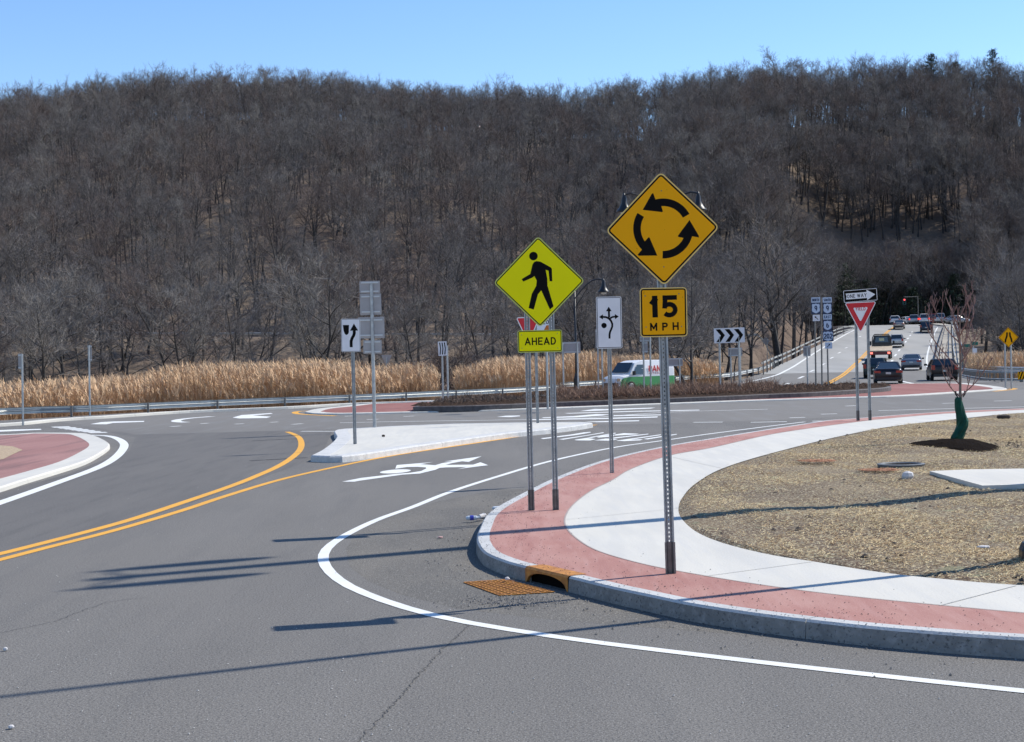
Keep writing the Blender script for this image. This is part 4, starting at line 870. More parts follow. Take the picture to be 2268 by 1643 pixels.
# traffic signals at the far junction
for px, py, lit, lab in ((2002, 668, True, 'red traffic signal glowing left of the sapling against dark trees'), (2163, 680, False, 'dark green traffic signal hanging right of the sapling crown')):
    p0 = P3(px, py, 268); r_ = thing('traffic_signal', (p0.x, 268, prof(268)), lab, 'traffic signal', 'signals at the far junction'); z = p0.z - prof(268)
    hh = .55 if lit else 1.1
    MB().box(-.3, .3, -.15, .15, z - hh, z + hh).build('housing', mat('signal_green', (.02, .07, .06), .5), r_)
    MB().tube([(2.5, .2, -.3), (2.5, .2, z + hh + .3), (0, .2, z + hh + .3)], .07, 6).build('mast', GALVD, r_)
    for k, mm in ((1, mat('signal_red', (.5, .02, .02), .4, emit=((1, .05, .05), 3)) if lit else DARK), (0, DARK), (-1, DARK)):
        MB().lathe([(.13, -.17), (.13, -.155)], 10, c=(0, 0, 0)).build('lens', mm, r_).matrix_basis = Matrix.Translation((0, -.0, z + k * hh * .6)) @ Matrix.Rotation(R(90), 4, 'X') @ Matrix.Translation((0, 0, .32))
# ------------------------------------------------------------------ lamps
def lamp(base, H_, arms, label, yaw=0.0, pr=0.075, reach=1.5, head=1.0, foot=None, armr=.04):
    r_ = thing('street_lamp', base, label, 'street lamp', 'black bell head street lamps', yaw)
    MB().tube([(0, 0, 0), (0, 0, H_ * .3), (0, 0, H_)], [pr * 1.25, pr, pr * .6], 10).build('pole', LAMPB, r_, smooth=True)
    MB().lathe(foot or [(pr * 3.0, -.05), (pr * 3.0, .12), (pr * 2.3, .22), (pr * 2.2, .75), (pr * 1.5, .95), (pr * 1.2, 1.1)], 12).build('base', LAMPB, r_)
    for a in arms:
        if armr > .05:
            pts = [(0, 0, H_ - .5), (a * reach * .5, 0, H_ - .12), (a * reach, 0, H_ - .05)]; MB().tube(pts, .035, 8).build('arm', LAMPB, r_)
            MB().lathe([(.03, .25), (.08, .0), (.13, -.3), (.17, -1.2), (.10, -1.7), (.02, -1.9)], 12, c=pts[-1]).build('lamp_head', LAMPB, r_, smooth=True); continue
        pts = [(0, 0, H_ - .9)] + [(a * reach * t, 0, H_ - .9 + 1.15 * math.sin(t * math.pi * .62)) for t in (.2, .4, .6, .8, .95, 1.0)]
        ar = MB(); ar.tube(pts, armr, 6); ar.tube([(0, 0, H_ - 1.5), (a * reach * .45, 0, H_ - .25)], .02, 5); ar.build('arm', LAMPB, r_)
        x, _, z = pts[-1]; h = MB().lathe([(.03, .1), (.06, 0), (.10, -.12), (.13, -.35), (.13 + .11 * head, -.55), (.13 + .22 * head, -.68), (.13 + .23 * head, -.72), (.2 * head, -.74)], 14, c=(x, 0, z)).build('lamp_head', LAMPB, r_, smooth=True)
        if head != 1.0: pass
        MB().lathe([(.18 * head, -.74), (.14, -.82), (.02, -.86)], 10, c=(x, 0, z)).build('lens', mat('lamp_lens', (.5, .52, .5), .2), h)
b_ = G(1277, 866, 0.2); lamp((b_.x, b_.y, .2), P3(1268, 645, b_.y).z - .2 + .45, (1,), 'single arm black street lamp standing behind the island reeds', yaw=0, reach=1.75)
b_ = G(1474, 898, .05); hb = P3(1456, 432, b_.y); lamp((b_.x, b_.y, .05), hb.z - .2, (-1, 1), 'twin arm black street lamp hidden behind the near roundabout sign', reach=82 / (F / b_.y), pr=.06, foot=[(.11, -.05), (.1, .3), (.07, .6)])
svx = Vector((math.sin(SUN_AZ), math.cos(SUN_AZ), 0))
def base_towards_sun(px, py, pxb):       # walk from a shadow point towards the sun until outside the frame
    q = G(px, py, 0)
    for k in range(4000):
        q = q + svx * .01
        if CX + F * Vector((q.x, q.y, -HC + .15)).dot(_r) / Vector((q.x, q.y, -HC)).dot(_v) > pxb: break
    return q
q1 = base_towards_sun(1000, 1427, 2317)
lamp((q1.x, q1.y, .15), 13.5, (-1, 1), 'black street lamp with only its flared base at the right frame edge', yaw=R(40), pr=.055, foot=[(.26, -.05), (.26, .10), (.23, .17), (.13, .19), (.12, .6), (.08, .7)])
q2 = base_towards_sun(640, 1247, 2385); Hl = (q2 - G(215, 1292, 0)).length * math.tan(SUN_EL) - .2
lamp((q2.x, q2.y, .15), Hl, (-1, 1), 'thick black twin lamp beyond the right edge casting the forked shadow', yaw=math.pi / 2 - SUN_AZ + R(69), pr=.20, reach=.66, head=.5, foot=[(.3, -.05), (.3, .1), (.27, .3)], armr=.09)
# ------------------------------------------------------------------ drain
inlet = thing('storm_drain', G(1208, 1264, 0), 'rusty iron kerb inlet hood with dark arched mouth', 'drain'); o0 = G(1208, 1264, 0)
A0 = OUT[iA] - o0; A1 = OUT[iB] - o0; nrm = (IN[(iA + iB) // 2] - OUT[(iA + iB) // 2]).normalized()
mb = MB(); N = 24; archp = []
def pt_(t, z, d=0.0): p = A0.lerp(A1, t) + nrm * d; return Vector((p.x, p.y, z))
def arch(t): q = (t - .5) / .46; return 0.0 if abs(q) >= 1 else 0.115 * (1 - q * q) ** .38
ts = [i / N for i in range(N + 1)]; zt = KZ + .004
strip(mb, [pt_(t, max(arch(t), 0.0) if arch(t) > 0 else -.02, -.012) for t in ts], [pt_(t, zt - .02, -.012) for t in ts])
strip(mb, [pt_(t, zt - .02, -.012) for t in ts], [pt_(t, zt, .01) for t in ts]); strip(mb, [pt_(t, zt, .01) for t in ts], [pt_(t, zt, .2) for t in ts])
strip(mb, [pt_(t, arch(t) if arch(t) > 0 else -.02, -.012) for t in ts], [pt_(t, arch(t) if arch(t) > 0 else -.02, .02) for t in ts])
mb.build('hood', RUST, inlet, fixn=True)
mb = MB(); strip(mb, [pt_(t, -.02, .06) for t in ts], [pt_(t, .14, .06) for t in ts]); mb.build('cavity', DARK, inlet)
gr = thing('drain_grate', G(1127, 1302, 0), 'rusty square drain grate set in the road beside the kerb inlet', 'drain grate'); o0 = G(1127, 1302, 0)
c = [G(x, y, 0) - o0 for x, y in [(1027.9, 1291.2), (1121.8, 1285), (1226, 1312), (1106.7, 1320)]]
def bil(a, b, z): p = c[0].lerp(c[1], a).lerp(c[3].lerp(c[2], a), b); return Vector((p.x, p.y, z))
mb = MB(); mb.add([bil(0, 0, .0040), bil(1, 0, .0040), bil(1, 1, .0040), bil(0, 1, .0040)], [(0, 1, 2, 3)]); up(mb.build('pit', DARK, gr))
mb = MB()
def qbar(a0, b0, a1, b1, z): mb.add([bil(a0, b0, z), bil(a1, b0, z), bil(a1, b1, z), bil(a0, b1, z), bil(a0, b0, .0041), bil(a1, b0, .0041), bil(a1, b1, .0041), bil(a0, b1, .0041)], [(0, 1, 2, 3), (0, 4, 5, 1), (1, 5, 6, 2), (2, 6, 7, 3), (3, 7, 4, 0)])
for k in range(9): qbar(k / 8 - .012, -.01, k / 8 + .012, 1.01, .0105)
for k in range(13): qbar(-.01, k / 12 - .014, 1.01, k / 12 + .014, .012)
mb.build('bars', RUST, gr)
# ------------------------------------------------------------------ plants helper
def blades(P, D, Wd, mi=0):            # quads: base P, vector D, half width vector Wd
    return np.stack([P - Wd, P + Wd, P + D + Wd * .25, P + D - Wd * .25], 1).reshape(-1, 3)
def reeds(name, xs, ys, zg, Hm, label, seed=1):
    r = np.random.default_rng(seed); n = len(xs); base = np.stack([xs, ys, zg], 1); H = Hm * r.uniform(.66, 1.13, n)
    lean = np.stack([r.normal(-.02, .07, n), r.normal(0, .07, n), np.ones(n)], 1) * H[:, None]
    a = r.random(n) * np.pi; side = np.stack([np.cos(a), np.sin(a), 0 * a], 1)
    V = [blades(base, lean, side * .011)]; mi = [np.zeros(n, int)]
    for k in range(3):
        f = r.uniform(.15, .85, n)[:, None]; b = base + lean * f; ang = r.random(n) * 2 * np.pi; L = r.uniform(.25, .55, n)
        d = np.stack([np.cos(ang) * .5, np.sin(ang) * .5, r.uniform(-.1, .9, n)], 1) * L[:, None]; V.append(blades(b, d, side * .012)); mi.append(np.zeros(n, int))
    top = base + lean; L = r.uniform(.22, .42, n)
    for k in range(3):
        ang = r.normal(2.6, 1.0, n); d = np.stack([np.cos(ang) * .45, np.sin(ang) * .35, r.uniform(.3, .9, n)], 1) * L[:, None]
        V.append(blades(top - lean * .05 * k, d, side * r.uniform(.02, .035, n)[:, None])); mi.append(np.ones(n, int))
    V = np.concatenate(V); mi = np.concatenate(mi); Fc = np.arange(len(V)).reshape(-1, 4)
    me = np_mesh(name, V, Fc, 4, [STALK, PLUME], mi); o = bpy.data.objects.new(name, me); COL.objects.link(o)
    o['kind'] = 'stuff'; o['label'] = label; o['category'] = 'reeds'; return o
n = 46000; r1 = np.random.default_rng(11); u = r1.uniform(-.42, .20, n); d = 1.0 + 26 * r1.random(n) ** 1.6
Y0 = np.array([float(far_y(uu * 80)) for uu in u]); ys = Y0 + d; xs = u * 82
Y0 = far_y(xs); ys = Y0 + d + 0.6 + 2.2 * (xs < -5)
gap = (np.abs(xs / ys - (990 - CX) / F) < .006) & (ys > 84)
Hh = 2.8 + .25 * np.sin(xs * .3) + .15 * np.sin(xs * 1.1 + 2) - .35 * sst((-xs - 12) / 12) - .9 * sst((xs / ys - .115) / .05) - 1.0 * sst(1 - d / 2.2)
right = xs / ys > .145
keep = ~gap & (r1.random(n) < 1 - .6 * sst((xs / ys - .15) / .03)); reeds('reeds', xs[keep], ys[keep], terr(xs[keep], ys[keep]), Hh[keep], 'tall tan reed bed with feathery plumes behind the guardrail', 3)
n = 6500; u = r1.uniform(.305, .42, n); ys = r1.uniform(116, 140, n); xs = u * ys; reeds('reeds', xs, ys, terr(xs, ys), np.full(n, 1.9), 'tan reed bed behind the railing at the right edge', 5)
# dry weeds on the central island
def weeds(n, pxr, yr, h, name, label, seed, m=DRYW, z=.25):
    r = np.random.default_rng(seed); px = r.uniform(*pxr, n); Yf = r.uniform(0, 1, n); P = []
    for a, f in zip(px, Yf):
        fr = np.interp(a, [915, 1020, 1133, 1240, 1480, 1600, 1700, 1800, 1900, 1962], [899, 896, 892.5, 888, 879.5, 875, 870.5, 866.5, 860.5, 855]); bk = np.interp(a, [915, 967, 1100, 1250, 1400, 1600, 1750, 1870, 1962], [898, 894, 885, 876.5, 869.5, 859, 852, 850.5, 853])
        P.append(G(a, fr + (bk - fr) * (.05 + .9 * f), z)[:])
    P = np.array(P); H = h * r.uniform(.35, 1.15, n) * np.clip(.75 + .5 * np.sin(P[:, 0] * .9) * np.sin(P[:, 1] * .7), .3, 1.3)
    V = []
    for k in range(7):
        a = r.random(n) * 2 * np.pi; t = r.uniform(.1, .9, n); d = np.stack([np.cos(a) * np.sin(t), np.sin(a) * np.sin(t), np.cos(t)], 1) * (H * r.uniform(.5, 1, n))[:, None]
        s_ = np.stack([np.sin(a), -np.cos(a), 0 * a], 1) * .012; V.append(blades(P + d * 0, d, s_))
        d2 = np.stack([r.normal(0, .5, n), r.normal(0, .5, n), r.uniform(.1, .9, n)], 1) * (H * .5)[:, None]; V.append(blades(P + d * r.uniform(.4, .9, n)[:, None], d2, s_ * .8))
    V = np.concatenate(V); me = np_mesh(name, V, np.arange(len(V)).reshape(-1, 4), 4, [m]); o = bpy.data.objects.new(name, me); COL.objects.link(o); o['kind'] = 'stuff'; o['label'] = label; o['category'] = 'dry weeds'
weeds(2600, (1235, 1720), None, .7, 'dry_weeds', 'rusty brown dry weeds on the mulched island before the van', 21)
weeds(700, (960, 1260), None, .45, 'dry_weeds', 'low grey brown weeds on the left half of the mulched island', 22, mat('dry_weeds_dark', (.17, .12, .09), .95, .4, 3))
weeds(260, (1720, 1960), None, .35, 'dry_weeds', 'sparse brown weeds on the right end of the mulched island', 23)
# mulch lumps
def lumps(name, pts, r0, r1_, m, parent=None, label=None, seed=4, flat=.5):
    rr = random.Random(seed); mb = MB()
    for p in pts:
        r_ = rr.uniform(r0, r1_); n_ = 6; a0 = rr.random() * 6
        ring = [(p.x + r_ * rr.uniform(.7, 1.2) * math.cos(a0 + k * 2 * math.pi / n_), p.y + r_ * rr.uniform(.7, 1.2) * math.sin(a0 + k * 2 * math.pi / n_), p.z) for k in range(n_)]
        top = (p.x + rr.uniform(-.2, .2) * r_, p.y, p.z + r_ * flat * rr.uniform(.6, 1.3)); mb.add(ring + [top], [(k, (k + 1) % n_, n_) for k in range(n_)])
    o = mb.build(name, m, parent); o['kind'] = 'stuff'
    if label: o['label'] = label
    return o
pts = []
for k in range(1500):
    a = rnd.uniform(925, 1962); fr = np.interp(a, [915, 1020, 1133, 1240, 1480, 1600, 1700, 1800, 1900, 1962], [899, 896, 892.5, 888, 879.5, 875, 870.5, 866.5, 860.5, 855]); bk = np.interp(a, [915, 967, 1100, 1250, 1400, 1600, 1750, 1870, 1962], [898, 894, 885, 876.5, 869.5, 859, 852, 850.5, 853])
    pts.append(G(a, fr + (bk - fr) * rnd.uniform(.04, .96), .262))
lumps('mulch_lumps', pts, .12, .45, MULCH, ci, flat=.3)
# ------------------------------------------------------------------ trees
def grow(rs, H=18.0, clear=.42, spread=4.0, nl=9, nb=6, nt=6, nw=6, trunk_r=.22, multi=1, upc=.55, wob=.04, tw=.022, twl=1.15, droop=0.0):
    thick = []; thin = []
    def path(p, d, L, n, w_):
        pts = [p]
        for i in range(n):
            d = (d + Vector((rs.gauss(0, w_), rs.gauss(0, w_), rs.gauss(0, w_ * .6) - droop * .05))).normalized(); p = p + d * (L / n); pts.append(p)
        return pts
    for m_ in range(multi):
        d0 = Vector((rs.gauss(0, .05), rs.gauss(0, .05), 1)) if multi == 1 else Vector((math.cos(m_ * 2.4) * .35, math.sin(m_ * 2.4) * .35, 1))
        tr = path(Vector((0, 0, -.3)), d0.normalized(), H * .82 + .3, 9, wob); tR = [trunk_r * (1 - .82 * (i / 9)) * (.75 if multi > 1 else 1) for i in range(10)]; tR[0] *= 1.25
        thick.append((tr, tR, 6))
        for i in range(nl):
            f = clear + (1 - clear) * (i + rs.random()) / nl; j = min(int(f * 9), 8); q = tr[j].lerp(tr[j + 1], f * 9 - j)
            a = i * 2.4 + rs.random() * 1.2 + m_; el = upc + rs.uniform(-.15, .35) + .3 * (f - clear)
            d = Vector((math.cos(a) * math.cos(el), math.sin(a) * math.cos(el), math.sin(el))); L = spread * rs.uniform(.75, 1.25) * (1.15 - .6 * (f - clear) / (1 - clear))
            lp = path(q, d, L, 5, .16); lr = trunk_r * (1 - .8 * f) * .55; thick.append((lp, [max(lr * (1 - .8 * k / 5), .015) for k in range(6)], 4))
            for b in range(nb):
                g = .25 + .75 * (b + rs.random()) / nb; jj = min(int(g * 5), 4); q2 = lp[jj].lerp(lp[jj + 1], g * 5 - jj); dl = (lp[jj + 1] - lp[jj]).normalized()
                d2 = (dl + Vector((rs.gauss(0, .6), rs.gauss(0, .6), rs.gauss(.25, .4)))).normalized(); L2 = L * rs.uniform(.3, .55)
                bp = path(q2, d2, L2, 3, .2); thin.append((bp, [.028, .022, .016, .01]))
                for t in range(nt):
                    g2 = rs.uniform(.15, 1); j3 = min(int(g2 * 3), 2); q3 = bp[j3].lerp(bp[j3 + 1], g2 * 3 - j3); d3 = ((bp[j3 + 1] - bp[j3]).normalized() + Vector((rs.gauss(0, .6), rs.gauss(0, .6), rs.gauss(.2, .45)))).normalized()
                    L3 = rs.uniform(.6, 1.2) * twl; e = q3 + d3 * L3; yield ('t', q3, e, tw)
                    for w_ in range(nw):
                        q4 = q3.lerp(e, rs.uniform(.2, 1)); d4 = (d3 + Vector((rs.gauss(0, .55), rs.gauss(0, .55), rs.gauss(.15, .4)))).normalized(); yield ('t', q4, q4 + d4 * L3 * rs.uniform(.4, .8), tw * .75)
    for x in thick: yield ('k', *x)
    for x in thin: yield ('n', *x)
def tree_meshes(name, seed, twig=TWIG, bark=BARK, **kw):
    rs = random.Random(seed); kb = MB(); cb = MB(); TA = []; TB = []; TW = []
    for it in grow(rs, **kw):
        if it[0] == 't': TA.append(it[1][:]); TB.append(it[2][:]); TW.append(it[3])
        elif it[0] == 'k': kb.tube(it[1], it[2], it[3], cap=False)
        else: cb.tube(it[1], it[2], 3, cap=False)
    tm = bpy.data.meshes.new(name + '_trunk'); tm.from_pydata(kb.v, [], kb.f); tm.materials.append(bark); tm.polygons.foreach_set('use_smooth', [True] * len(kb.f)); tm.update()
    A = np.array(TA); B = np.array(TB); W_ = np.array(TW)[:, None]; D = B - A; r = np.random.default_rng(seed); s_ = np.cross(D, r.normal(size=D.shape)); s_ /= np.linalg.norm(s_, axis=1)[:, None]
    V = np.stack([A - s_ * W_, A + s_ * W_, B], 1).reshape(-1, 3); nT = len(A)
    # crown: tubes (quads -> tris) + twigs
    q = np.array(cb.f); k = len(cb.v); tri = np.concatenate([q[:, [0, 1, 2]], q[:, [0, 2, 3]]])
    VV = np.concatenate([np.array(cb.v), V]); FF = np.concatenate([tri, np.arange(3 * nT).reshape(-1, 3) + k])
    cm = np_mesh(name + '_crown', VV, FF, 3, [twig]); return tm, cm
tall = []
for i in range(7):
    tall.append(tree_meshes('forest_tree', 100 + i, twig=[TWIG, TWIG, TWIGR, TWIGG, TWIG, TWIGR, TWIG][i], H=16.5 + (i % 4), clear=.42 + .06 * (i % 3), spread=4.5 + .4 * (i % 3), nl=13, nb=6, nt=6, nw=4, trunk_r=.21 + .025 * (i % 3), wob=.045, upc=.62, tw=.017))
low = []
for i in range(6):
    low.append(tree_meshes('spreading_tree', 200 + i, twig=[TWIGG, TWIG, TWIGR, TWIG, TWIGG, TWIG][i], H=12.5 + 1.2 * (i % 3), clear=.2, spread=4.6, nl=11, nb=7, nt=7, nw=6, trunk_r=.22, multi=1 + (i % 3 == 1), upc=.45, wob=.09, tw=.02))
slim = [tree_meshes('slim_tree', 300 + i, twig=TWIG, H=11 + 2 * i, clear=.3, spread=2.0, nl=8, nb=4, nt=5, nw=5, trunk_r=.10, wob=.06, tw=.016, twl=.9) for i in range(2)]
bush = [tree_meshes('bush', 400 + i, twig=[TWIGR, TWIG][i], H=3.6, clear=.08, spread=2.1, nl=9, nb=6, nt=6, nw=5, trunk_r=.06, multi=3, upc=.5, wob=.12, tw=.014, twl=.7) for i in range(2)]
def project(x, y, z):
    v = Vector((x, y, z - HC)); dpt = v.dot(_v); return CX + F * v.dot(_r) / dpt, CY - F * v.dot(_u) / dpt, dpt
bx0 = [p.x for p in LE]; 
def ok_spot(x, y):
    if 224 < y < 238 and x / y < .23: return False
    if y < 345 and edge_x(LE, y) - 3 < x < edge_x(RE, y) + 4 and y < 268: return False
    if 255 < y < 300 and x / y > .21: return False
    return True
spots = []
rr = random.Random(12)
def scatter(y0f, y1f, step, ulo=-.42, uhi=.42, kind='tall', jit=.45):
    y = y0f
    while y < y1f:
        x = ulo * y
        while x < uhi * y:
            X_ = x + rr.uniform(-jit, jit) * step; Y_ = y + rr.uniform(-jit, jit) * step
            Zr, Z0, Hr = hill_par(X_ / Y_)
            if Y_ < Zr + 45 and ok_spot(X_, Y_): spots.append((X_, Y_, kind))
            x += step
        y += step * .95
scatter(150, 186, 10.5, kind='low', uhi=.24); scatter(190, 224, 6.8, kind='mix'); scatter(240, 620, 6.0, kind='tall'); scatter(262, 445, 6.6, ulo=.12, uhi=.42, kind='tall'); scatter(272, 350, 4.6, ulo=.13, uhi=.36, kind='tall')
# right part near the bridge end
scatter(150, 250, 9.5, ulo=.325, uhi=.42, kind='low')
inst = []
for X_, Y_, k in spots:
    z = float(terr(X_, Y_)); 
    if k == 'low': lib = ('low', rr.randrange(6)) if rr.random() < .8 else ('slim', rr.randrange(2))
    elif k == 'mix': lib = [('low', rr.randrange(6)), ('slim', rr.randrange(2)), ('tall', rr.randrange(7))][rr.choices([0, 1, 2], [.4, .3, .3])[0]]
    else:
        q_ = rr.random(); lowp = .15 if X_ / Y_ < .05 else .06
        lib = ('low', rr.randrange(6)) if q_ < lowp else (('tall', rr.randrange(7)) if q_ < .92 else ('slim', rr.randrange(2)))
    sc_ = rr.uniform(.78, 1.12) * (.85 if Y_ > 480 else 1); inst.append((X_, Y_, z - .2, lib, sc_, rr.random() * 6.28))
low.append(tree_meshes('spreading_tree', 260, twig=TWIG, H=14.5, clear=.36, spread=5.6, nl=13, nb=7, nt=7, nw=6, trunk_r=.42, upc=.45, wob=.01))
# named solitary trees
inst_special = [(P3(1728, 800, 196), ('low', 6), 1.36, 'large dark trunked bare tree between the chevron board and route shields'), (P3(1530, 820, 109), ('low', 1), .82, 'brushy bare tree just right of the van'),
                (P3(1290, 790, 160), ('low', 3), 1.0, 'bare tree behind the single arm lamp'), (P3(140, 800, 165), ('low', 0), 1.15, 'wide bare tree above the left reeds near the edge-on signs')]
LIB = {'tall': tall, 'low': low, 'slim': slim}
vis = []
for it in inst:
    px, py, dp = project(it[0], it[1], it[2] + 8)
    if -60 < px < 2330: vis.append(((LIB[it[3][0]] is not None) * it[4] / dp, it))
vis.sort(key=lambda a: -a[0]); indiv = [v[1] for v in vis[:296]]; ids = set(map(id, indiv)); rest = [it for it in inst if id(it) not in ids]
GRP = 'bare trees of the wooded hillside'
LBL = {'tall': 'tall straight bare forest tree on the lower wooded hillside', 'low': 'wide crowned bare tree at the foot of the wooded hill', 'slim': 'slim young bare tree at the foot of the wooded hill'}
def place_tree(loc, lib, sc_, rz, label, group):
    tm, cm = LIB[lib[0]][lib[1]]; nm = {'tall': 'forest_tree', 'low': 'spreading_tree', 'slim': 'slim_tree'}[lib[0]]
    r_ = bpy.data.objects.new(nm, None); COL.objects.link(r_); r_.location = loc; r_.rotation_euler = (0, 0, rz); r_.scale = (sc_,) * 3
    r_['label'] = label; r_['category'] = 'bare tree'
    if group: r_['group'] = group
    for n_, m_ in (('trunk', tm), ('crown', cm)):
        o = bpy.data.objects.new(n_, m_); COL.objects.link(o); o.parent = r_
for it in indiv: place_tree((it[0], it[1], it[2]), it[3], it[4], it[5], LBL[it[3][0]], {'tall': 'tall forest trees', 'low': 'wide crowned hill foot trees', 'slim': 'slim hill foot trees'}[it[3][0]])
for p, lib, sc_, lab in inst_special: place_tree((p.x, p.y, float(terr(p.x, p.y)) - .1), lib, sc_, 1.3, lab, None)
for k, (px, Y, lab) in enumerate(((985, 92, 'brown thicket bush rising from the reeds behind the edge-on chevron board'), (600, 150, 'low reddish bush behind the reeds left of the keep right sign'))):
    p = P3(px, 860, Y); tm, cm = bush[k]; r_ = thing('bush', (p.x, Y, float(terr(p.x, Y))), lab, 'bush'); r_.scale = (1.15, 1.15, 1.0)
    for n_, m_ in (('stems', tm), ('twigs', cm)): o = bpy.data.objects.new(n_, m_); COL.objects.link(o); o.parent = r_
# the rest of the wood: one object, geometry-node instances of unlinked templates
def forest_stuff(rest):
    me = bpy.data.meshes.new('far_wood'); me.vertices.add(len(rest)); me.vertices.foreach_set('co', np.array([it[:3] for it in rest], np.float32).ravel())
    flat = []; names = []
    for k in ('tall', 'slim'):
        for i, (tm, cm) in enumerate(LIB[k]): flat.append((k, i, tm, cm))
    for k in ('low',):
        for i, (tm, cm) in enumerate(LIB[k]): flat.append((k, i, tm, cm))
    idx = {(k, i): n_ for n_, (k, i, _, _) in enumerate(flat)}
    for nm, typ, data in (('kind_id', 'INT', [idx[it[3]] for it in rest]), ('scl', 'FLOAT', [it[4] for it in rest]), ('rz', 'FLOAT', [it[5] for it in rest])):
        at = me.attributes.new(nm, typ, 'POINT'); at.data.foreach_set('value', data)
    o = bpy.data.objects.new('far_wood', me); COL.objects.link(o); o['kind'] = 'stuff'; o['label'] = 'dense leafless wood covering the upper hillside'; o['category'] = 'woodland'
    ng = bpy.data.node_groups.new('scatter', 'GeometryNodeTree'); ng.interface.new_socket('Geometry', in_out='INPUT', socket_type='NodeSocketGeometry'); ng.interface.new_socket('Geometry', in_out='OUTPUT', socket_type='NodeSocketGeometry')
    N = ng.nodes; L = ng.links; gi = N.new('NodeGroupInput'); go = N.new('NodeGroupOutput'); j = N.new('GeometryNodeJoinGeometry')
    def attr(nm, t): a = N.new('GeometryNodeInputNamedAttribute'); a.data_type = t; a.inputs[0].default_value = nm; return a
    kid = attr('kind_id', 'INT'); sc_ = attr('scl', 'FLOAT'); rz = attr('rz', 'FLOAT')
    cx = N.new('ShaderNodeCombineXYZ'); L.new(rz.outputs[0], cx.inputs[2])
    m2p = N.new('GeometryNodeMeshToPoints'); L.new(gi.outputs[0], m2p.inputs[0])
    for n_, (k, i, tm, cm) in enumerate(flat):
        cmpn = N.new('FunctionNodeCompare'); cmpn.data_type = 'INT'; cmpn.operation = 'EQUAL'; L.new(kid.outputs[0], cmpn.inputs[2]); cmpn.inputs[3].default_value = n_
        for m_ in (tm, cm):
            t = bpy.data.objects.new('template', m_)          # never linked to the scene
            oi = N.new('GeometryNodeObjectInfo'); oi.inputs[0].default_value = t
            ip = N.new('GeometryNodeInstanceOnPoints'); L.new(m2p.outputs[0], ip.inputs['Points']); L.new(cmpn.outputs[0], ip.inputs['Selection']); L.new(oi.outputs['Geometry'], ip.inputs['Instance'])
            L.new(cx.outputs[0], ip.inputs['Rotation']); L.new(sc_.outputs[0], ip.inputs['Scale']); L.new(ip.outputs[0], j.inputs[0])
    L.new(j.outputs[0], go.inputs[0]); md = o.modifiers.new('scatter', 'NODES'); md.node_group = ng
forest_stuff(rest)
print('trees', len(inst), 'individual', len(indiv), 'rest', len(rest))
# pines on the ridge
def pine(px, pytop, lab, seed, Hp=20, Z=425, clr=.45, wd=6.5, grp='pines on the ridge'):
    rs = random.Random(seed); t = P3(px, pytop, Z); z0 = float(terr(t.x, Z)); Hp = max(8, t.z - z0)
    r_ = thing('pine_tree', (t.x, Z, z0), lab, 'pine tree', grp); MB().tube([(0, 0, 0), (0, 0, Hp)], [.3, .05], 6, cap=False).build('trunk', BARK, r_)
    P = []; D = []; 
    for k in range(46):
        f = clr + (1 - clr) * k / 45; a = k * 2.4; L = (1.06 - f) * wd * rs.uniform(.5, 1.25) + .5; q = np.array([0, 0, Hp * f])
        for s_ in range(60):
            g = rs.random() ** .6; c0 = q + np.array([math.cos(a) * L * g, math.sin(a) * L * g, L * g * .22]); P.append(c0 + np.array([rs.gauss(0, .3), rs.gauss(0, .3), rs.gauss(0, .16)])); D.append([rs.gauss(0, .3), rs.gauss(0, .3), rs.gauss(.1, .2)])
    P = np.array(P); D = np.array(D); sdv = np.cross(D, [0, 0, 1.]) ; sdv /= np.linalg.norm(sdv, axis=1)[:, None] + 1e-6
    V = blades(P, D, sdv * .09); o = bpy.data.objects.new('crown', np_mesh('pine_crown', V, np.arange(len(V)).reshape(-1, 4), 4, [PINE])); COL.objects.link(o); o.parent = r_
pine(2197, 112, 'tallest dark pine on the ridge at the far right', 1); pine(2062, 122, 'flat topped dark pine on the ridge left of the tallest one', 2); pine(2115, 140, 'short dark pine between the two ridge pines', 3)
for k, (px, pt_, Z) in enumerate(((1868, 590, 292), (1915, 625, 300), (1962, 600, 306), (2020, 640, 298), (2068, 575, 310), (2110, 610, 300))):
    pine(px, pt_, ['dark evergreen at the left end of the shaded grove beyond the bridge crest', 'lower dark evergreen second in the grove beyond the crest', 'dark evergreen above the tan sedan beyond the crest', 'short dark evergreen behind the red traffic signal', 'tallest evergreen of the shaded grove behind the sapling', 'dark evergreen right of the sapling crown beyond the crest'][k], 40 + k, Z=Z, clr=.08, wd=5.0, grp='evergreens beyond the bridge crest')
t_ = P3(1722, 120, 428); place_tree((t_.x, 428, float(terr(t_.x, 428))), ('low', 6), (t_.z - float(terr(t_.x, 428))) / 14.2, .4, 'lone large bare tree standing above the ridge line', None)
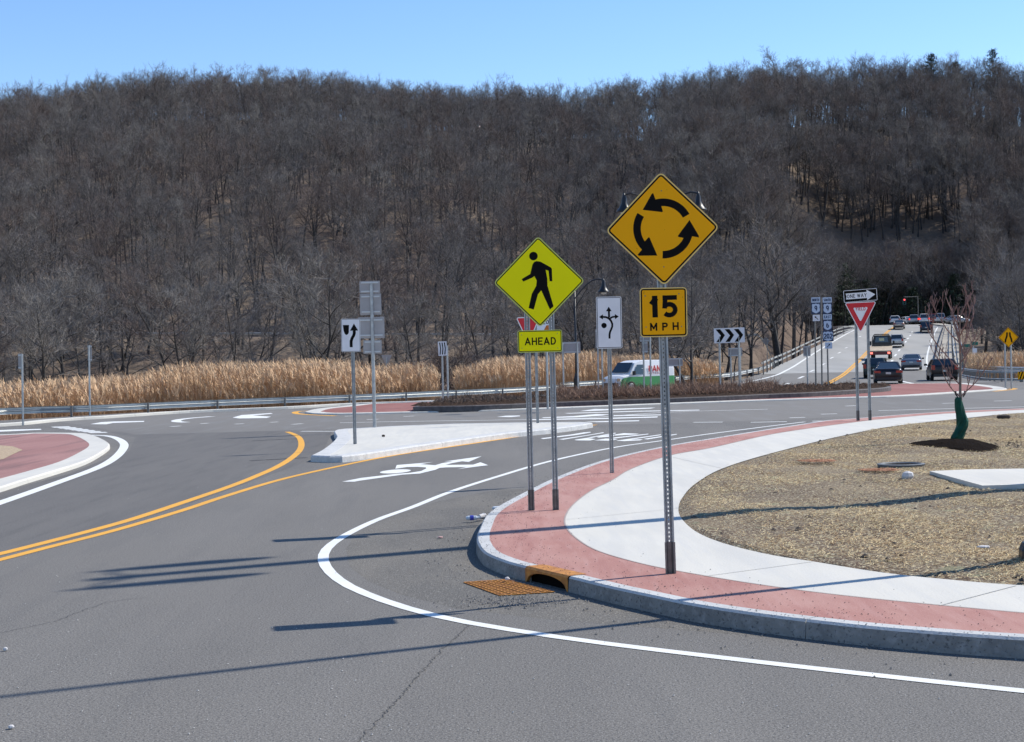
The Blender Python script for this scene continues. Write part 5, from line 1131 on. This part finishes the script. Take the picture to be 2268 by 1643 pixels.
# ------------------------------------------------------------------ sapling
sp = G(2128, 976, KZ); sap = thing('sapling', sp, 'young bare tree with a green watering bag round its trunk', 'sapling')
rs = random.Random(5); k_ = sp.y / F
SB_ = mat('sapling_bark', (.20, .15, .12), .8, .25, 8, obj=True)
SR_ = mat('reddish_sapling_twigs', (.27, .15, .125), .8, .25, 8, obj=True)
mb = MB(); mb.tube([(0, 0, 0), (.03, 0, .5), (0.0, 0, 1.1), (.02, .0, 1.8), (.01, .02, 2.45), (.06, 0, 2.95)], [.04, .036, .032, .026, .018, .008], 8, cap=False); mb.build('trunk', SB_, sap, smooth=True)
mb = MB()
def twigs(p, d, L, r_, lev):
    pts = [p]; q = p; dd = d
    for i in range(5): dd = (dd + Vector((rs.gauss(0, .10), rs.gauss(0, .12), .13))).normalized(); q = q + dd * L / 5; pts.append(q)
    mb.tube(pts, [max(r_ * (1 - .65 * i / 5), .006) for i in range(6)], 5 if lev < 2 else 4, cap=False)
    if lev < 3:
        for i in range(3 if lev == 0 else 2):
            j = rs.randrange(1, 5); a = rs.random() * 6.28; d2 = (dd + Vector((math.cos(a) * .7, math.sin(a) * .7, rs.uniform(.1, .5)))).normalized(); twigs(pts[j], d2, L * rs.uniform(.4, .65), r_ * .6, lev + 1)
for (z, ax, ay, L) in [(.98, -.75, .1, 1.0), (1.0, .8, -.1, .9), (1.25, -.9, -.3, .95), (1.45, .5, .6, .8), (1.6, -.6, .5, 1.2), (1.75, .45, -.5, 1.0), (1.95, -.35, -.6, 1.15), (2.05, .55, .2, 1.15), (2.2, -.6, .1, 1.1), (2.35, .35, -.3, 1.05), (2.5, -.2, .3, .9), (2.7, .3, 0, .7)]:
    twigs(Vector((.01, 0, z)), Vector((ax, ay, .62)).normalized(), L * .95, .017, 0)
mb.build('branches', SR_, sap)
BAG = mat('green_bag', (.006, .058, .036), .6, .4, 6, obj=True, spec=.2)
mb = MB(); prof_ = [(.15, 0.0, -.08), (.17, .10, -.04), (.15, .33, .08), (.15, .45, .085), (.12, .72, .02), (.09, .93, -.01), (.07, .98, -.01)]; n_ = 12; vs = []; fs = []
for i, (r_, z, ox) in enumerate(prof_):
    for k in range(n_): a = 2 * math.pi * k / n_; q = 1 + .18 * ((k + i) % 2); vs.append((ox * .9 - .04 + r_ * math.cos(a) * q * .78, r_ * .7 * math.sin(a) * q, z))
for i in range(len(prof_) - 1):
    for k in range(n_): fs.append((i * n_ + k, i * n_ + (k + 1) % n_, (i + 1) * n_ + (k + 1) % n_, (i + 1) * n_ + k))
mb.add(vs, fs); mb.build('water_bag', BAG, sap)
mb = MB()
for sx in (-1, 1): mb.tube([(sx * .06, 0, .98), (sx * .1, 0, 1.05), (sx * .11, .0, 1.12)], [.012, .02, .026], 6)
mb.build('bag_strap', mat('dark_strap', (.03, .035, .035), .7), sap)
mc = G(2130, 990, KZ); mb = MB(); NN = 28; ringp = []
for j, f in enumerate((1, .8, .5, .15)):
    for k in range(NN): a = 2 * math.pi * k / NN; q = f * (1 + .12 * math.sin(3 * a) + rnd.uniform(-.05, .05)); mb.v.append((mc.x - .02 + 0.88 * q * math.cos(a), mc.y + .2 + 1.9 * q * math.sin(a), KZ - .02 + (.17 * (1 - f ** 2) + (rnd.uniform(0, .02) if j else 0.0))))
for j in range(3):
    for k in range(NN): mb.f.append((j * NN + k, j * NN + (k + 1) % NN, (j + 1) * NN + (k + 1) % NN, (j + 1) * NN + k)); mb.m.append(0)
mb.f.append(tuple(3 * NN + k for k in range(NN))); mb.m.append(0); mb.m = [0] * len(mb.f); mu = mb.build('mulch_ring', mat('dark_mulch', (0.005, 0.004, 0.003), 1, spec=0.03, col2=(0.02, 0.013, 0.009), scale=22, bump=.03, bscale=30)); tag(mu, 'dark mulch mound round the foot of the sapling', 'mulch')
# ------------------------------------------------------------------ small things on the lawn and road
mh = G(1995, 1031, KZ); r_ = thing('manhole', mh, 'dark round manhole ring sunk in the straw', 'manhole')
MB().lathe([(.40, -.02), (.42, .035), (.36, .045), (.33, .02)], 28).build('ring', mat('manhole_grey', (.12, .13, .14), .7, .2, 12), r_); MB().lathe([(.325, .02), (.325, .022)], 28).build('cover', DARK, r_)
P = [G(x, y, KZ + .07) for x, y in [(2058, 1043), (2150, 1039), (2290, 1037), (2500, 1040), (2500, 1068), (2290, 1072), (2175, 1075)]]
mb = MB(); cpt = P[0].copy(); mb.poly([p - cpt for p in P]); lo = [p - cpt - Vector((0, 0, .12)) for p in P]; tp = [p - cpt for p in P]; strip(mb, tp + [tp[0]], lo + [lo[0]]); sl = mb.build('concrete_slab', CONC, fixn=True); sl.location = cpt; tag(sl, 'flat pale concrete slab lying on the straw at the right', 'slab')
def rock(name, px, py, sx, sy, sz, m, label, cat, z=KZ, seed=1):
    r_ = random.Random(seed); p = G(px, py, z); mb = MB(); n_ = 8
    for f, zf in ((.8, 0), (1, .35), (.85, .8), (.35, 1.0)):
        for k in range(n_): a = 2 * math.pi * k / n_; q = f * r_.uniform(.85, 1.1); mb.v.append((sx * q * math.cos(a), sy * q * math.sin(a), sz * zf))
    for j in range(3):
        for k in range(n_): mb.f.append((j * n_ + k, j * n_ + (k + 1) % n_, (j + 1) * n_ + (k + 1) % n_, (j + 1) * n_ + k)); mb.m.append(0)
    mb.f.append(tuple(3 * n_ + k for k in range(n_))); mb.m.append(0); o = mb.build(name, m); o.location = p; return tag(o, label, cat)
STW = mat('pale_stone', (.55, .53, .52), .8, .15, 20); STD = mat('dark_clod', (.06, .045, .035), .95, .3, 20)
rock('stone', 2009, 1060, .10, .08, .12, STW, 'white stone lying on straw below the manhole ring', 'stone', seed=2)
rock('stone', 2178, 1213, .07, .05, .025, STW, 'thin pale chip of stone lying in the straw near the right edge', 'stone', seed=3)
rock('soil_clod', 2221, 927, .22, .16, .12, STD, 'dark soil clod at the top edge of the lawn', 'clod', seed=4)
rock('stone', 1123, 1284, .025, .02, .03, STW, 'tiny pinkish stone on the corner of the drain grate', 'stone', z=.03, seed=5)
rock('stone', 975, 1191, .035, .03, .02, mat('pink_chip', (.5, .3, .28), .8), 'small pink chip on the road left of the kerb corner', 'stone', z=.01, seed=6)
rock('stone', 849, 967, .05, .05, .06, STD, 'small dark stone on the concrete island', 'stone', z=.15, seed=7)
rock('stone', 12, 1440, .02, .02, .025, STW, 'tiny pale pebble on the road at the left edge', 'pebble', z=.006, seed=8)
rock('stone', 25, 1612, .02, .02, .02, STW, 'tiny pale pebble on the road in the lower left corner', 'pebble', z=.006, seed=9)
rock('stone', 715, 1019, .14, .07, .03, TAR, 'flat black scrap on the road below the island tip', 'scrap', z=.006, seed=10)
pts = []
for p in in_lawn_sample(170):
    if p.y < 40: pts.append(Vector((p.x, p.y, KZ + .005)))
for k in range(260):
    a = rnd.random() * 6.28; q = rnd.random() ** .5; pts.append(Vector((mc.x + .5 + 1.5 * q * math.cos(a), mc.y + .3 + 2.4 * q * math.sin(a), KZ)))
lumps('soil_clods', pts, .012, .055, STD, lawn, flat=.6)
# paint marks on the lawn
OM = mat('orange_marking', (.42, .20, .11), .9, .4, 10)
P = []
for cx_, cy_, rx_, ry_ in ((1808, 1020, 42, 3), (1945, 1040, 46, 3)):
    for k in range(700):
        a = rnd.random() * 6.28; q = rnd.random() ** .5; P.append(G(cx_ + rx_ * q * math.cos(a), cy_ + ry_ * q * math.sin(a), KZ + rnd.uniform(.02, .05))[:])
P = np.array(P); n = len(P); a = RNG.random(n) * 6.28; D = np.stack([np.cos(a), np.sin(a), .1 + 0 * a], 1) * RNG.uniform(.04, .1, n)[:, None]
V = blades(P, D, np.stack([-np.sin(a), np.cos(a), .3 + 0 * a], 1) * .006); o = bpy.data.objects.new('marking_paint', np_mesh('marking_paint', V, np.arange(len(V)).reshape(-1, 4), 4, [OM])); COL.objects.link(o); o.parent = lawn; o['kind'] = 'stuff'
# bottles in the gutter
BOT = mat('clear_plastic', (.55, .6, .65), .15, spec=.8); BLU = mat('blue_wrapper', (.05, .06, .4), .4)
r_ = thing('plastic_bottle', G(1046, 1150, .04), 'crushed clear bottle with a blue wrapper lying in the gutter', 'bottle', rz=.15)
MB().tube([(-.09, 0, .02), (-.06, 0, .02), (.05, 0, .02), (.08, 0, .022), (.1, 0, .022)], [.02, .032, .03, .014, .013], 8).build('bottle_body', BOT, r_); MB().tube([(-.035, 0, .021), (.015, 0, .021)], .0345, 8).build('wrapper', BLU, r_)
r_ = thing('paper_cup', G(1066, 1147, .04), 'white paper cup lying against the kerb beside the bottle', 'cup', rz=.9)
MB().tube([(-.05, 0, .02), (.05, 0, .02)], [.03, .042], 10).build('cup_body', STW, r_); MB().tube([(.048, 0, .02), (.056, 0, .02)], .046, 10).build('lid', mat('white_lid', (.7, .7, .72), .4), r_)
r_ = thing('plastic_bottle', G(1100, 1128, .04), 'small clear bottle further along the gutter by the kerb', 'bottle', rz=.5)
MB().tube([(-.07, 0, .02), (-.05, 0, .02), (.04, 0, .02), (.08, 0, .022)], [.02, .028, .028, .012], 8).build('bottle_body', BOT, r_)
# gravel grit: loose stones in gutter
pts = []
for k in range(900):
    i = rnd.randrange(120, NB - 10); p = OUT[i].lerp(OUT[i + 1], rnd.random()); q = (p - IN[i]).normalized(); dd = abs(rnd.gauss(0, .5)) + .03; pts.append(Vector((p.x + q.x * dd, p.y + q.y * dd, .006)))
for k in range(420):
    pts.append(G(rnd.gauss(1130, 55), rnd.gauss(1332, 7), .006))
lumps('loose_grit', pts, .004, .014, mat('grit', (.16, .15, .14), .9, .5, 40), None, 'dark loose grit scattered in the gutter along the kerb', flat=.8)
lumps('pavement_grit', GRIT_PTS, .003, .008, mat('dark_grit', (.05, .045, .04), .9), sidewalk, flat=.7)
pts = [G(rnd.uniform(-50, 2300), rnd.uniform(1000, 1660), .006) for k in range(500)]
pts = [p for p in pts if p.x < 1.2 or p.y < 11.2]
lumps('road_chips', pts, .003, .008, mat('pale_chips', (.45, .43, .4), .9), road, flat=.8)
# ------------------------------------------------------------------ vehicles
def yaw_at(Y):
    xs_ = [S(*p) for p in [(1860, 832), (1892, 805), (1919, 778), (1945, 752), (1960, 737)]]
    d = xs_[-1] - xs_[0]; return math.atan2(-d.x, d.y)
def carpaint(name, c, r=.3, m=.4): return mat(name, c, r, metal=m, spec=.6)
def wheel_at(root, x, y, r_, wd=.22):
    wmb = MB(); wmb.tube([(x - wd / 2, y, r_), (x - wd * .4, y, r_), (x + wd * .4, y, r_), (x + wd / 2, y, r_)], [r_ * .93, r_, r_, r_ * .93], 18); t = wmb.build('wheel', TYRE, root)
    s_ = 1 if x > 0 else -1; MB().tube([(x + s_ * wd * .5, y, r_), (x + s_ * (wd * .5 + .012), y, r_)], [r_ * .66, r_ * .6], 14).build('rim', RIM, t)
def car(label, pos, yaw, kind, paint, L=4.7, W=1.84, H=1.45, group='cars on the bridge road', rack=False, name=None, brake=False):
    nm = {'sedan': 'sedan_car', 'suv': 'suv_car', 'pickup': 'pickup_truck'}[kind]
    root = thing(nm, pos, label, 'pickup' if kind == 'pickup' else 'car', group, yaw); hw = W / 2; hl = L / 2
    if kind == 'sedan': st = [(-1, .80, .34, .78), (-.985, .88, .30, .96), (-.9, .94, .22, 1.02), (-.7, .97, .2, 1.03), (-.3, .99, .2, .98), (.2, .99, .2, .97), (.45, .97, .2, .97), (.75, .94, .22, .86), (.94, .86, .26, .74), (1, .76, .34, .62)]; cab = (-.74, .42, -.40, .08, .92, .70)
    elif kind == 'suv': st = [(-1, .84, .42, .95), (-.985, .92, .38, 1.05), (-.9, .97, .28, 1.10), (-.5, .99, .25, 1.08), (0, .99, .25, 1.06), (.4, .98, .25, 1.05), (.75, .95, .27, .98), (.95, .88, .32, .85), (1, .78, .42, .7)]; cab = (-.97, .50, -.86, .18, .94, .76)
    else: st = [(-1, .94, .5, 1.05), (-.99, .96, .42, 1.12), (-.5, .97, .35, 1.12), (0, .98, .35, 1.12), (.4, .98, .35, 1.1), (.75, .96, .35, 1.05), (.95, .9, .4, .95), (1, .8, .5, .8)]; cab = (-.15, .48, -.08, .22, .94, .78)
    mb = MB(); sec = []
    for f, ww, zb, zt in st:
        x = hw * ww; y = f * hl; pts = [(0, zb), (x * .9, zb), (x, zb + .14), (x, zb + .5 * (zt - zb)), (x * .97, zt - .10), (x * .88, zt - .01), (x * .5, zt + .01), (0, zt + .015)]
        ring = [(a, y, b) for a, b in pts] + [(-a, y, b) for a, b in pts[-2:0:-1]]; sec.append(ring)
    n_ = len(sec[0])
    for r_ in sec: mb.v += r_
    for i in range(len(sec) - 1):
        for k in range(n_): mb.f.append((i * n_ + k, (i + 1) * n_ + k, (i + 1) * n_ + (k + 1) % n_, i * n_ + (k + 1) % n_)); mb.m.append(0)
    mb.f.append(tuple(range(n_))); mb.m.append(0); mb.f.append(tuple((len(sec) - 1) * n_ + k for k in range(n_))[::-1]); mb.m.append(0)
    mb.build('body', paint, root, smooth=True, fixn=True)
    b0, b1, r0, r1_, wb, wt = cab; zb = st[3][3] - .06; zt = H - .05
    def ring(y0, y1, w_, z, k=.1): return [(-w_ + k, y0, z), (w_ - k, y0, z), (w_, y0 + k, z), (w_, y1 - k, z), (w_ - k, y1, z), (-w_ + k, y1, z), (-w_, y1 - k, z), (-w_, y0 + k, z)]
    cabm = MB(); A_ = ring(b0 * hl, b1 * hl, hw * wb, zb, .04); B_ = ring(r0 * hl, r1_ * hl, hw * wt, zt, .08); cabm.v = A_ + B_
    for k in range(8): cabm.f.append((k, (k + 1) % 8, 8 + (k + 1) % 8, 8 + k)); cabm.m.append(0)
    cabm.build('windows', GLASS, root, fixn=True)
    rf = MB(); C_ = ring(r0 * hl - .03, r1_ * hl + .03, hw * wt + .015, zt - .01, .08); D_ = ring(r0 * hl + .1, r1_ * hl - .15, hw * wt - .1, H, .06); rf.v = C_ + D_
    for k in range(8): rf.f.append((k, (k + 1) % 8, 8 + (k + 1) % 8, 8 + k)); rf.m.append(0)
    rf.f.append(tuple(range(8, 16))); rf.m.append(0); rf.f.append(tuple(range(8))[::-1]); rf.m.append(0); rf.build('roof', paint, root, fixn=True)
    pl = MB()
    for k in (0, 1, 3, 5): pl.tube([A_[k], B_[k]], .045, 5)
    for s_ in (-1, 1): pl.tube([(s_ * hw * wb, (b0 + b1) / 2 * hl, zb), (s_ * hw * wt, (r0 + r1_) / 2 * hl, zt)], .04, 5)
    pl.build('pillars', paint, root)
    zt0 = st[1][3]
    for s_ in (-1, 1):
        TL = MB(); x0 = hw * (.52 if kind == 'sedan' else .70); x1 = hw * .90; y_ = -hl - .012
        za, zb_ = (zt0 - .22, zt0 - .08) if kind == 'sedan' else (zt0 - .30, zt0 + .02)
        TL.box(min(s_ * x0, s_ * x1), max(s_ * x0, s_ * x1), y_, y_ + .08, za, zb_); TL.box(min(s_ * hw * .86, s_ * hw * .97), max(s_ * hw * .86, s_ * hw * .97), y_ + .05, y_ + .25, za, zb_)
        TL.build('tail_light', mat('brake_light_on', (.6, .02, .02), .3, emit=((1, .06, .04), .7)) if brake else TAIL, root)
        m_ = MB(); m_.box(min(s_ * (hw - .02), s_ * (hw + .19)), max(s_ * (hw - .02), s_ * (hw + .19)), .38 * hl - .08, .38 * hl + .02, zb + .0, zb + .14); m_.build('mirror', PLAST, root)
        MB().box(min(s_ * hw * .5, s_ * hw * .82), max(s_ * hw * .5, s_ * hw * .82), hl * .93, hl * .985, .6, .72).build('headlight', CHROME, root)
    bp = MB(); bp.box(-hw * .82, hw * .82, -hl - .03, -hl + .06, .30, .46); bp.build('bumper', PLAST, root)
    MB().box(-.16, .16, -hl - .04, -hl - .005, zt0 - .30 if kind == 'sedan' else .62, zt0 - .17 if kind == 'sedan' else .75).build('number_plate', PLATE, root)
    wr = .33 if kind == 'sedan' else .38
    for sx in (-1, 1):
        for fy in (-.60, .62): wheel_at(root, sx * (hw - .13), fy * hl, wr)
    if rack:
        rk = MB()
        for s_ in (-1, 1): rk.tube([(s_ * hw * .66, r0 * hl + .1, H + .05), (s_ * hw * .66, r1_ * hl - .2, H + .05)], .02, 5); rk.tube([(s_ * hw * .66, r0 * hl + .3, H - .02), (s_ * hw * .66, r0 * hl + .3, H + .06)], .02, 5)
        rk.build('roof_rack', PLAST, root)
    return root
YW = yaw_at(120)
PB = carpaint('black_car_paint', (.012, .010, .014)); PG = carpaint('grey_blue_car_paint', (.16, .18, .22)); PS = carpaint('silver_car_paint', (.42, .43, .44)); PT = carpaint('tan_car_paint', (.33, .29, .26)); PW = carpaint('white_car_paint', (.72, .72, .72), .35, 0)
PD = carpaint('dark_teal_car_paint', (.012, .03, .035)); PR = carpaint('red_car_paint', (.35, .03, .03)); PN = carpaint('navy_car_paint', (.015, .025, .05))
def cb(px, py): return S(px, py, .03)
def front(px, py, L, yaw=None):   # rear bumper stands at this pixel; move centre forward
    p = cb(px, py); y = YW if yaw is None else yaw; c_ = p + Vector((-math.sin(y), math.cos(y), 0)) * (L / 2); c_.z = prof(c_.y) + .03; return c_
car('black sedan nearest the roundabout, rear number plate showing', front(1963, 851.5, 4.8), YW + .05, 'sedan', PB, 4.8)
car('dark teal car half hidden behind the nearest black sedan', front(1937, 838, 4.6), YW, 'suv', PD, 4.6, 1.8, 1.55)
car('silver station wagon with roof rack right of the tow truck', front(1985, 770, 4.7), YW, 'suv', PS, 4.7, 1.85, 1.65, rack=True)
car('grey blue sedan alone in the right lane at the bridge joint', front(2017.5, 820.5, 4.7), YW, 'sedan', PG, 4.7, 1.86, 1.47)
car('black hatchback turning in front of the railing behind the sapling', front(2092, 843, 4.1, YW + .10), YW + .10, 'suv', PB, 4.3, 1.85, 1.5)
car('black car climbing the right lane near the crest', front(2050.5, 737.5, 4.7), YW, 'suv', PN, 4.7, 1.9, 1.55)
car('pale tan sedan beside the yellow centre lines near the crest', front(1990, 730, 4.7), YW, 'sedan', PT, 4.7, 1.84, 1.5)
def crest(px, Y, L=4.6):
    p = P3(px, 720, Y); return Vector((p.x, Y, prof(Y) + .03))
car('white car at the crest left of the tan sedan', crest(1982, 268), YW, 'suv', PW, 4.7, 1.9, 1.6)
car('small white car half over the crest between two queues', crest(2005, 270), YW + .5, 'sedan', PW, 4.4, 1.8, 1.4)
car('silver car with red tail lights queuing at the crest', crest(2024, 268), YW, 'suv', PS, 4.6, 1.85, 1.7, brake=True)
car('white car with red tail lights directly beyond the climbing black car', crest(2047, 266), YW, 'suv', PW, 4.6, 1.85, 1.8, brake=True)
car('red car at the crest behind the white one', crest(2062, 276), YW, 'suv', PR, 4.6, 1.85, 1.9)
car('silver pickup at the crest beside the right barrier', crest(2081, 268), YW, 'pickup', PS, 5.2, 1.95, 1.9)
car('light grey car beyond the railing at the right end of the crest', crest(2117, 272), YW - 1.2, 'sedan', PS, 4.7, 1.85, 1.5)
bz = float(terr(-28.5, 232)); car('blue grey car on the wooded hillside road', (-28.5, 232, bz + .15), R(90), 'sedan', PG, 4.7, group='cars on the hillside road')
# tow truck
def tow():
    Lt = 7.5; p = front(1949, 798, Lt); r_ = thing('tow_truck', p, 'flatbed tow truck with tan deck and black cab seen from behind', 'tow truck', rz=YW); hl = Lt / 2
    cabp = carpaint('tow_cab_paint', (.008, .009, .01), .4, 0); W_ = 1.05
    mb = MB(); mb.v = [(-W_, hl - 2.3, .9), (W_, hl - 2.3, .9), (W_, hl - .3, .9), (-W_, hl - .3, .9), (-W_, hl - 2.3, 1.9), (W_, hl - 2.3, 1.9), (W_, hl - .5, 1.9), (-W_, hl - .5, 1.9), (-W_ * .82, hl - 2.2, 2.75), (W_ * .82, hl - 2.2, 2.75), (W_ * .82, hl - 1.1, 2.75), (-W_ * .82, hl - 1.1, 2.75)]
    mb.f = [(0, 3, 2, 1), (0, 1, 5, 4), (1, 2, 6, 5), (2, 3, 7, 6), (3, 0, 4, 7), (4, 5, 9, 8), (5, 6, 10, 9), (6, 7, 11, 10), (7, 4, 8, 11), (8, 9, 10, 11)]; mb.m = [0] * 10; mb.build('cab', cabp, r_)
    mb = MB(); y = hl - 2.35; mb.add([(-.75, y, 1.95), (.75, y, 1.95), (.65, y + .05, 2.55), (-.65, y + .05, 2.55)], [(0, 1, 2, 3)]); mb.build('rear_window', GLASS, r_)
    mb = MB(); mb.add([(-.3, y - .01, 2.1), (.3, y - .01, 2.1), (.28, y + .03, 2.42), (-.28, y + .03, 2.42)], [(0, 1, 2, 3)]); mb.build('window_reflection_panel', mat('window_reflection_colour', (.5, .5, .32), .6), r_)  # pale quad over the glass, a reflection put in as colour
    mb = MB(); mb.tube([(-1.05, hl - 2.7, 1.0), (-1.02, hl - 2.7, 2.5), (-.8, hl - 2.7, 2.85), (.8, hl - 2.7, 2.85), (1.02, hl - 2.7, 2.5), (1.05, hl - 2.7, 1.0)], .06, 6); mb.box(-1.05, 1.05, hl - 2.73, hl - 2.66, 1.0, 1.75); mb.build('headboard', cabp, r_)
    dk = MB(); dk.v = [(-1.22, -hl, .88), (1.22, -hl, .88), (1.22, hl - 2.8, 1.38), (-1.22, hl - 2.8, 1.38), (-1.22, -hl, .98), (1.22, -hl, .98), (1.22, hl - 2.8, 1.50), (-1.22, hl - 2.8, 1.50)]; dk.f = [(0, 3, 2, 1), (4, 5, 6, 7), (0, 1, 5, 4), (1, 2, 6, 5), (2, 3, 7, 6), (3, 0, 4, 7)]; dk.m = [0] * 6; dk.build('deck', mat('tan_deck', (.42, .34, .24), .7, .2, 3), r_)
    MB().box(-.45, .45, -hl + .2, hl - .4, .6, .95).build('chassis', PLAST, r_)
    MB().box(-1.2, 1.2, -hl - .05, -hl + .05, .5, .86).build('rear_bar', mat('dark_red_bar', (.10, .012, .012), .5), r_)
    for s_ in (-1, 1):
        MB().box(s_ * .95 - .14, s_ * .95 + .14, -hl - .08, -hl - .05, .6, .82).build('tail_light', mat('truck_light_on', (.6, .05, .04), .3, emit=((1, .2, .15), 1.2)), r_)
        MB().box(s_ * 1.22 - .03, s_ * 1.22 + .03, -hl, hl - 2.8, .8, .95).build('side_rail', RAILM, r_)
        MB().box(s_ * 1.3 - .1, s_ * 1.3 + .1, hl - 1.0, hl - .9, 1.6, 2.1).build('mirror', PLAST, r_)
        for fy in (-.45, .7): wheel_at(r_, s_ * .95, fy * hl, .48, .3)
tow()
# van
def van():
    yaw = math.atan2(math.cos(R(43)), -math.sin(R(43)))    # heading (-cos,-sin)
    hd_ = Vector((-math.cos(R(40)), -math.sin(R(40)), 0)); yaw = math.atan2(-hd_.x, hd_.y)
    c_ = P3(1414, 860, 92.5); r_ = thing('delivery_van', (c_.x, 92.5, .02), 'white and green delivery van with red PAN lettering behind the weeds', 'van', rz=yaw)
    L_, W_, H_ = 4.75, 1.8, 1.95; hl, hw = L_ / 2, W_ / 2
    GRN = carpaint('green_van_paint', (.04, .26, .07), .4, 0)
    st = [(-hl, .88, 1.86), (-hl + .15, .98, 1.93), (0, 1, 1.95), (.55, 1, 1.94), (1.05, .98, 1.80), (1.62, .97, 1.12), (2.1, .93, 1.0), (2.3, .86, .85), (hl, .74, .6)]
    mb = MB(); n_ = 0
    for y, ww, zt in st:
        x = hw * ww; zm = min(.95, zt - .12); tx = x * (.86 if zt > 1.3 else .9)
        ring = [(0, .28), (x * .95, .28), (x, .42), (x, .60), (x, zm), (x * .99 if zt < 1.3 else x * .97, (zm + zt) / 2), (tx, zt - .04), (tx * .6, zt), (0, zt + .01)]
        sec = [(a, y, b) for a, b in ring] + [(-a, y, b) for a, b in ring[-2:0:-1]]; n_ = len(sec); mb.v += sec
    ns = len(st)
    for i in range(ns - 1):
        for k in range(n_):
            mb.f.append((i * n_ + k, (i + 1) * n_ + k, (i + 1) * n_ + (k + 1) % n_, i * n_ + (k + 1) % n_)); zc = sum(mb.v[q][2] for q in mb.f[-1]) / 4
            mb.m.append(1 if (k in (1, 2, 3, n_ - 2, n_ - 3, n_ - 4) and i < 7) else 0)
    mb.f.append(tuple(range(n_))); mb.m.append(0); mb.f.append(tuple((ns - 1) * n_ + k for k in range(n_))[::-1]); mb.m.append(0)
    mb.build('body', [PW, GRN], r_, fixn=True)
    MB().add([(-.70, 1.60, 1.19), (.70, 1.60, 1.19), (.66, 1.09, 1.79), (-.66, 1.09, 1.79)], [(0, 1, 2, 3)]).build('windscreen', GLASS, r_).location = (0, .03, .03)
    for s_ in (-1, 1):
        x = s_ * (hw + .012); x2 = s_ * (hw * .94); MB().add([(x, 1.35, 1.08), (x, .35, 1.08), (x2, .42, 1.68), (x2, .95, 1.68)], [(0, 1, 2, 3)]).build('side_window', GLASS, r_)
        MB().box(min(s_ * hw, s_ * (hw + .2)), max(s_ * hw, s_ * (hw + .2)), 1.3, 1.4, 1.05, 1.3).build('mirror', PLAST, r_)
        MB().box(min(s_ * .5, s_ * .8), max(s_ * .5, s_ * .8), hl - .12, hl - .02, .68, .86).build('headlight', CHROME, r_)
        for y in (-1.5, 1.5): wheel_at(r_, s_ * (hw - .1), y, .34)
    MB().box(-.6, .6, hl - .03, hl + .03, .3, .6).build('grille', PLAST, r_)
    # lettering on the left side (x = -hw, facing the camera side)
    for txt, w_, h_, zc, yc, m in (('PAN', 1.0, .38, 1.42, -.75, SRED), ('PETROL', 1.0, .10, 1.12, -.75, mat('dark_red_small', (.3, .03, .05), .5))):
        t = MB(); text_shape(txt, w_, h_, 0, 0, 0, t, bold=.2); sx = math.copysign(1, 1)
        # visible side: normal pointing to camera (world -Y)
        for side in (-1, 1):
            nx = Vector((math.cos(yaw), math.sin(yaw), 0)) * side
            if nx.y < 0:
                t.v = [(side * (hw + .02), yc + .25 + x * side, z + zc) for x, y, z in t.v]
        t.build('lettering', m, r_)
van()
